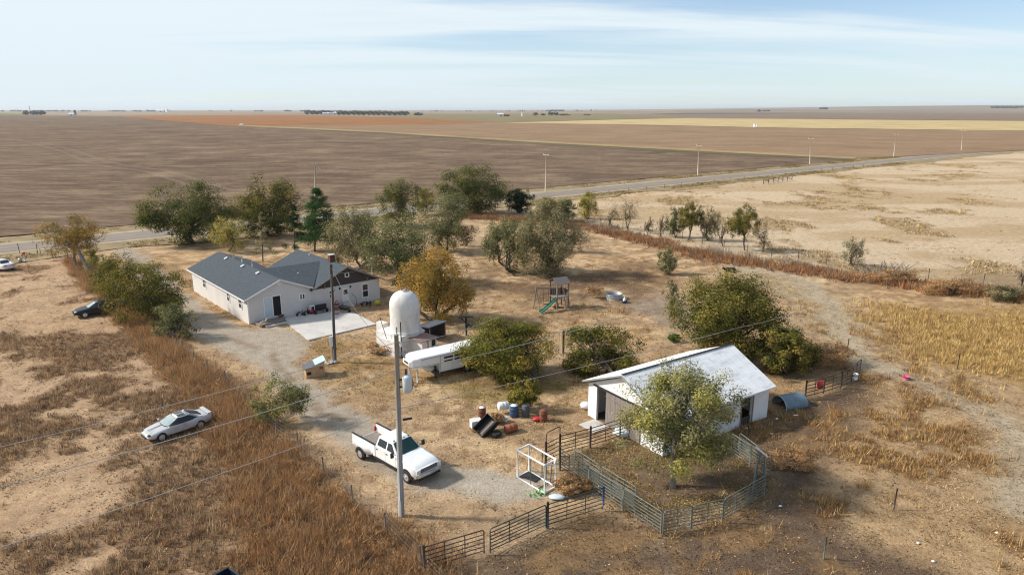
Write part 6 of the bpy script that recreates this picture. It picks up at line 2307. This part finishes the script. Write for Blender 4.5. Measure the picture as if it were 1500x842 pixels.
def d_left(X, Y):
    l = left_of_fence(X, Y) * (Y < 106) * (1 - masks(X, Y)['weedL']) * clear(X, Y)
    mm = masks(X, Y)['pastW']
    p = np.maximum(patchy(X, Y), mm * .85 * sstep(.43, .58, fbm(X * .2, Y * .2, 99, 4)))
    nearer = .35 + .65 * sstep(75, 45, Y)
    return l * (p * 15 * nearer + 1.0), .25 + .8 * p * nearer


scatter('pasture_weeds', (-92, -2, 27, 106), 16, d_left, (.25, .6), (.012, .03), WG, 8, .45, .16)


def mounds(name, region, dens, dens_fn, rr0, hh0, pal, k=60, size=.05, slim=.22):
    """round bushy weeds: each a dome of many twig ends"""
    x0, x1, y0, y1 = region
    n = int((x1 - x0) * (y1 - y0) * dens)
    X, Y = rng.uniform(x0, x1, n), rng.uniform(y0, y1, n)
    ok = np.abs(X) / (Y * C_ + H * S_) < .8
    X, Y = X[ok], Y[ok]
    D = dens_fn(X, Y)
    kp = rng.random(len(X)) < D
    X, Y = X[kp], Y[kp]
    n = len(X)
    sc = rng.uniform(.55, 1.25, n)
    rad_, hgt = rng.uniform(*rr0, n) * sc, rng.uniform(*hh0, n) * sc
    rep = np.repeat(np.arange(n), k)
    u = unit(len(rep))
    u[:, 2] = np.abs(u[:, 2])
    rr_ = rng.random((len(rep), 1)) ** .4
    c_ = np.stack([X[rep], Y[rep], lump(X, Y)[rep]], 1) + u * rr_ * np.stack([rad_[rep], rad_[rep], hgt[rep]], 1)
    pal_ = np.array(pal)
    pal_ = (pal_ * .9 + pal_.mean(1, keepdims=True) * .1) * 1.15
    cols = pal_[rng.integers(0, len(pal_), n)][rep] * rng.uniform(.9, 1.7, (len(rep), 1))
    # twigs: long thin flecks that point out and up
    t = u * .8 + np.array([0, 0, .6]) + unit(len(rep)) * .45
    t /= np.linalg.norm(t, axis=1, keepdims=True)
    b_ = np.cross(t, unit(len(rep)))
    b_ /= np.linalg.norm(b_, axis=1, keepdims=True) + 1e-9
    L_ = size * rng.uniform(.7, 1.8, (len(rep), 1))
    v = np.stack([c_ - t * L_, c_ + b_ * L_ * slim, c_ + t * L_, c_ - b_ * L_ * slim], 1).reshape(-1, 3)
    return struct(np_mesh(name, v, 4, np.repeat(cols, 4, 0), 'blade'), 'stuff')


def d_gold(X, Y):
    f = fbm(X * .12, Y * .12, 83, 4)
    return masks(X, Y)['gold'] ** 1.6 * 12 * (.12 + sstep(.36, .62, f * .7 + .3 * fbm(X * .6, Y * .6, 84))), .35 + .9 * f


scatter('golden_grass', (25, 90, 42, 100), 18, d_gold, (.35, .75), (.014, .034), GOLD, 8, .4, .2)


def d_hedge(X, Y):
    f = fbm(X * .2, Y * .2, 85, 3)
    return masks(X, Y)['hedge'] * 12 * sstep(.25, .6, f), .35 + 1.0 * f


scatter('hedge_weeds', (-12, 84, 62, 165), 15, d_hedge, (.5, 1.1), (.03, .06), ORB, 7, .45, .25)


def d_right(X, Y):
    m = masks(X, Y)
    p = patchy2(X, Y)
    z = sstep(5, 9, X) * sstep(82, 60, Y) * (1 - m['gold']) * (1 - m['lane'] * .9) * (1 - m['pen']) * (1 - m['meadow']) * clear(X, Y)
    deny = m['dirt'] * sstep(.62, .5, fbm(X * .15, Y * .15, 86)) * .85
    inyard = inside(X, Y, G((640, 520), (860, 560), (900, 640), (820, 680), (720, 640), (560, 560)))
    return z * (1 - deny) * (p * 11 + .5) * ~inyard, .3 + .8 * p


scatter('straw_tufts', (4, 62, 27, 82), 12, d_right, (.25, .6), (.012, .03), [*WG[2:4], *GOLD[:2], A(186, 140, 82, .6), A(140, 104, 66, .55)], 8, .5, .18)


def d_yard(X, Y):
    m = masks(X, Y)
    yard = (~left_of_fence(X, Y)) * (1 - m['drive']) * (1 - m['lane']) * (1 - m['dirt']) * (1 - m['gold']) * (1 - m['meadow']) * (1 - m['hedge']) * clear(X, Y) * (1 - m['garden'])
    f = fbm(X * .5, Y * .5, 87, 3)
    g_ = fbm(X * 1.1, Y * 1.1, 89, 3)
    return yard * 18 * sstep(.38, .62, f * .5 + g_ * .5), .5 + 1.2 * sstep(.5, .75, g_)


scatter('yard_grass', (-46, 36, 30, 104), 18, d_yard, (.07, .17), (.010, .026), [*STR, A(168, 136, 96, .58), A(140, 114, 84, .55), A(150, 122, 82, .55)], 6, .8, .14)


RUST = [A(182, 136, 84, .64), A(160, 120, 78, .62), A(200, 156, 104, .66), A(140, 112, 82, .6), A(172, 140, 104, .62)]
mounds('kochia_weeds', (-75, 2, 27, 108), 3.2, lambda X, Y: masks(X, Y)['weedL'] * clear(X, Y) * sstep(.2, .5, fbm(X * .3, Y * .3, 121)), (.25, .5), (.45, .95), RUST, 70, .06)
mounds('pasture_mounds', (-92, -2, 27, 106), 1.3, lambda X, Y: left_of_fence(X, Y) * clear(X, Y) * np.maximum(patchy(X, Y), masks(X, Y)['pastW'] * .8 * sstep(.43, .58, fbm(X * .2, Y * .2, 99, 4))) * sstep(.3, .6, fbm(X * .4, Y * .4, 122)), (.2, .45), (.25, .6), WG, 50, .055)
mounds('yard_mounds', (2, 66, 27, 84), .7, lambda X, Y: d_right(X, Y)[0] / 11 * sstep(.4, .65, fbm(X * .3, Y * .3, 123)), (.2, .5), (.2, .5), [*WG[:3], A(184, 144, 92, .62)], 50, .06)
mounds('hedge_mounds', (-12, 84, 62, 165), .9, lambda X, Y: masks(X, Y)['hedge'] * sstep(.3, .6, fbm(X * .3, Y * .3, 124)), (.35, .8), (.4, 1.0), [*RUST, A(150, 128, 104, .6)], 60, .10)


def d_green(X, Y):
    m = masks(X, Y)
    f = fbm(X * .4, Y * .4, 88, 3)
    return np.maximum(m['greenA'], m['greenB'] * .5) * 16 * sstep(.3, .55, f) * (1 - m['drive']) * clear(X, Y), .6 + .6 * f


scatter('greenish_grass', (-22, 12, 42, 68), 16, d_green, (.08, .2), (.012, .03), GRN, 5, .7, .12)


def d_meadow(X, Y):
    m = masks(X, Y)['meadow']
    p = patchy3(X, Y)
    return m * (p * 1.5 + .5 * sstep(.5, .7, fbm(X * .2, Y * .35, 97, 3))), .35 + .65 * p


scatter('meadow_tufts', (-5, 200, 92, 300), 2.4, d_meadow, (.2, .5), (.06, .14), [A(178, 150, 104, .62), A(198, 170, 122, .64), A(158, 132, 92, .6), A(212, 184, 134, .64)], 6, .6, .5)


def d_margin(X, Y):
    """rough grass along the road"""
    q_ = (X - r0.x) * rn.x + (Y - r0.y) * rn.y
    f = fbm(X * .1, Y * .1, 91, 3)
    e_ = np.where(q_ < 0, sstep(-13, -11, q_) * sstep(-5.8, -7.5, q_), sstep(5.5, 7.2, q_) * sstep(13, 11, q_))
    return e_ * 3.5 * sstep(.35, .6, f), .4 + .8 * f


scatter('roadside_grass', (-110, 190, 84, 330), 3.5, d_margin, (.2, .6), (.04, .1), [*GRN, A(150, 118, 74, .55), A(176, 140, 90, .6), A(120, 96, 60, .55)], 6, .6, .35)

def d_brush(X, Y):
    m = path(*warp(X, Y + .0, 1.0, .2), [(x + .8, y + 3.2) for x, y in Z['hedge']], 1.8, 1.6)
    f = fbm(X * .3, Y * .3, 111, 3)
    return m * 5 * sstep(.35, .6, f), .5 + .9 * f


scatter('grey_brush', (-4, 90, 62, 170), 5, d_brush, (.5, 1.5), (.012, .03), [A(160, 148, 134, .62), A(134, 122, 108, .6), A(182, 168, 150, .64), A(120, 104, 88, .58)], 8, .45, .4)
tree((1395, 436), (1350, 1440, 408, 436), 'brownbush', 'dense brown brush patch in the hedge above the golden grass', 2200, .12, .05, kind='bush', ragged=.4, nlobes=12, depthk=.45)
tree((1475, 444), (1445, 1512, 418, 442), 'grey', 'grey brown brush at the picture edge end of the hedge', 1800, .12, .05, kind='bush', ragged=.4, nlobes=10, depthk=.45)
tree((1302, 418), (1262, 1345, 392, 416), 'brownbush', 'low brown brush beside the heap of dead branches', 1500, .12, .05, kind='bush', ragged=.5, nlobes=10, depthk=.4)
tree((1205, 545), (1172, 1250, 498, 540), 'brownbush', 'dry brown brush behind the dark pipe panels', 2400, .11, .04, kind='bush', ragged=.3, nlobes=9)
tree((1140, 690), (1096, 1190, 652, 700), 'brownbush', 'rust brown weed bank outside the outer bend of the pen', 2600, .09, .03, kind='bush', ragged=.3, nlobes=10)
# fallen leaves and clods: flat flecks on the ground
def flecks(name, region, n, fn, size, pal, flat=.9):
    x0, x1, y0, y1 = region
    X, Y = rng.uniform(x0, x1, n), rng.uniform(y0, y1, n)
    k = rng.random(n) < fn(X, Y)
    X, Y = X[k], Y[k]
    n = len(X)
    c_ = np.stack([X, Y, lump(X, Y) + .025], 1)
    pal_ = np.array(pal)
    v, cc = leaves(c_, np.tile(np.array([[0, 0, 1.0]]), (n, 1)), size, size * .55, pal_[rng.integers(0, len(pal_), n)] * rng.uniform(.7, 1.3, (n, 1)), 1.4)
    return struct(np_mesh(name, v, 4, cc, 'blade'), 'stuff')


flecks('fallen_leaves', (2, 18, 30, 50), 42000, lambda X, Y: masks(X, Y)['pen'] * sstep(.3, .6, fbm(X * .6, Y * .6, 92)), .055, [A(196, 168, 96, .6), A(168, 138, 78, .58), A(120, 92, 58, .55), A(212, 180, 110, .6)])
flecks('straw_litter', (-60, 40, 28, 92), 230000, lambda X, Y: (sstep(.35, .6, fbm(X * .8, Y * .8, 131)) * (1 - masks(X, Y)['drive'] * .8) * (1 - masks(X, Y)['dirt'] * .6)) * clear(X, Y), .055, [A(226, 198, 152, .66), A(206, 172, 124, .64), A(150, 120, 86, .58), A(120, 96, 72, .55), A(190, 160, 112, .62)])
flecks('dirt_clods', (-2, 32, 27, 50), 34000, lambda X, Y: masks(X, Y)['dirt'] * sstep(.3, .6, fbm(X * .5, Y * .5, 93)), .05, [A(150, 118, 86, .58), A(112, 90, 70, .5), A(184, 150, 108, .6), A(104, 84, 68, .5)])
# ------------------------------------------------------------------ light, sky, air
SUN_EL = R(36)
SUN_DIR = Vector((-math.cos(SUN_EL) * math.cos(R(4)), math.cos(SUN_EL) * math.sin(R(4)), math.sin(SUN_EL)))   # towards the sun
sl_ = bpy.data.lights.new('sun', 'SUN')
sl_.energy = 4.1
sl_.angle = R(5)
sl_.color = (1.0, .94, .85)
so_ = bpy.data.objects.new('sun', sl_)
COL.objects.link(so_)
so_.rotation_euler = SUN_DIR.to_track_quat('Z', 'Y').to_euler()
so_.location = (-60, 20, 80)

w = bpy.data.worlds.new('World')
SC.world = w
w.use_nodes = True
N, L = w.node_tree.nodes, w.node_tree.links
bg = N['Background']
sky = N.new('ShaderNodeTexSky')
sky.sky_type = 'NISHITA'
sky.sun_disc = False
sky.sun_elevation = SUN_EL
sky.sun_rotation = R(-86)
sky.altitude = 1000
sky.air_density = 1.0
sky.dust_density = .6
sky.ozone_density = 1.2
tc = N.new('ShaderNodeTexCoord')
sx = N.new('ShaderNodeSeparateXYZ')
L.new(tc.outputs['Generated'], sx.inputs[0])


def math_(op, a, b=None, clamp=False):
    n = N.new('ShaderNodeMath')
    n.operation = op
    n.use_clamp = clamp
    for i, v in enumerate((a, b)):
        if v is None:
            continue
        if hasattr(v, 'is_output'):
            L.new(v, n.inputs[i])
        else:
            n.inputs[i].default_value = v
    return n.outputs[0]


# high thin cloud: a layer far up, seen in perspective
zz = math_('ADD', math_('MAXIMUM', sx.outputs['Z'], 0.0), .09)
cx, cy = math_('DIVIDE', sx.outputs['X'], zz), math_('DIVIDE', sx.outputs['Y'], zz)
cv = N.new('ShaderNodeCombineXYZ')
L.new(cx, cv.inputs[0])
L.new(cy, cv.inputs[1])
mp = N.new('ShaderNodeMapping')
mp.inputs['Rotation'].default_value = (0, 0, R(-32))
mp.inputs['Scale'].default_value = (.22, .95, 1)
mp.inputs['Location'].default_value = (.3, .9, 0)
L.new(cv.outputs[0], mp.inputs['Vector'])
n1 = N.new('ShaderNodeTexNoise')
n1.inputs['Scale'].default_value = 1.0
n1.inputs['Detail'].default_value = 9
n1.inputs['Roughness'].default_value = .55
n1.inputs['Distortion'].default_value = .5
L.new(mp.outputs[0], n1.inputs['Vector'])
# more cloud towards the west (-x)
bias = math_('MULTIPLY', sx.outputs['X'], -.18)
f = math_('ADD', n1.outputs[0], bias)
mr = N.new('ShaderNodeMapRange')
mr.interpolation_type = 'SMOOTHSTEP'
mr.inputs[1].default_value = .37
mr.inputs[2].default_value = .60
mr.inputs[3].default_value = .12
mr.inputs[4].default_value = .96
L.new(f, mr.inputs[0])
mx = N.new('ShaderNodeMix')
mx.data_type = 'RGBA'
L.new(mr.outputs[0], mx.inputs[0])
sm = N.new('ShaderNodeMix')
sm.data_type = 'RGBA'
sm.blend_type = 'MULTIPLY'
sm.inputs[0].default_value = 1
L.new(sky.outputs[0], sm.inputs[6])
sm.inputs[7].default_value = (.92, .99, 1.08, 1)
L.new(sm.outputs[2], mx.inputs[6])
mx.inputs[7].default_value = (6.2, 6.9, 7.3, 1)
# pale band just over the horizon
hb = N.new('ShaderNodeMapRange')
hb.interpolation_type = 'SMOOTHSTEP'
hb.inputs[1].default_value = 0.0
hb.inputs[2].default_value = .16
hb.inputs[3].default_value = .55
hb.inputs[4].default_value = 0
L.new(sx.outputs['Z'], hb.inputs[0])
mx2 = N.new('ShaderNodeMix')
mx2.data_type = 'RGBA'
L.new(hb.outputs[0], mx2.inputs[0])
L.new(mx.outputs[2], mx2.inputs[6])
mx2.inputs[7].default_value = (5.4, 6.4, 6.9, 1)
# no sky under the horizon
lo_ = N.new('ShaderNodeMapRange')
lo_.inputs[1].default_value = -.02
lo_.inputs[2].default_value = -.006
L.new(sx.outputs['Z'], lo_.inputs[0])
mx3 = N.new('ShaderNodeMix')
mx3.data_type = 'RGBA'
L.new(lo_.outputs[0], mx3.inputs[0])
mx3.inputs[6].default_value = (.02, .02, .02, 1)
L.new(mx2.outputs[2], mx3.inputs[7])
L.new(mx3.outputs[2], bg.inputs['Color'])
bg.inputs['Strength'].default_value = .095

# air: a closed box of thin even haze
HAZE = True
if HAZE:
    mb = MB().box((0, 16000, 44), (60000, 33000, 92))
    hz = bpy.data.materials.new('haze')
    hz.use_nodes = True
    hn = hz.node_tree
    hn.nodes.remove(hn.nodes['Principled BSDF'])
    pv = hn.nodes.new('ShaderNodeVolumePrincipled')
    pv.inputs['Color'].default_value = (.86, .91, .97, 1)
    pv.inputs['Density'].default_value = 5e-5
    pv.inputs['Anisotropy'].default_value = .2
    hn.links.new(pv.outputs[0], hn.nodes['Material Output'].inputs['Volume'])
    M['haze'] = hz
    struct(mb.build('haze', 'haze'), 'stuff')

SC.render.engine = 'CYCLES'
SC.cycles.use_denoising = True
SC.cycles.pixel_filter_type = 'BLACKMAN_HARRIS'
SC.cycles.filter_width = 1.15
SC.cycles.max_bounces = 6
SC.cycles.diffuse_bounces = 3
SC.cycles.glossy_bounces = 3
SC.cycles.transmission_bounces = 3
SC.cycles.volume_bounces = 0
SC.cycles.transparent_max_bounces = 6
SC.cycles.use_adaptive_sampling = False
SC.cycles.adaptive_threshold = .02
SC.view_settings.view_transform = 'Standard'
SC.view_settings.look = 'None'
SC.view_settings.exposure = .50
SC.view_settings.gamma = 1
SC.view_settings.use_curve_mapping = False
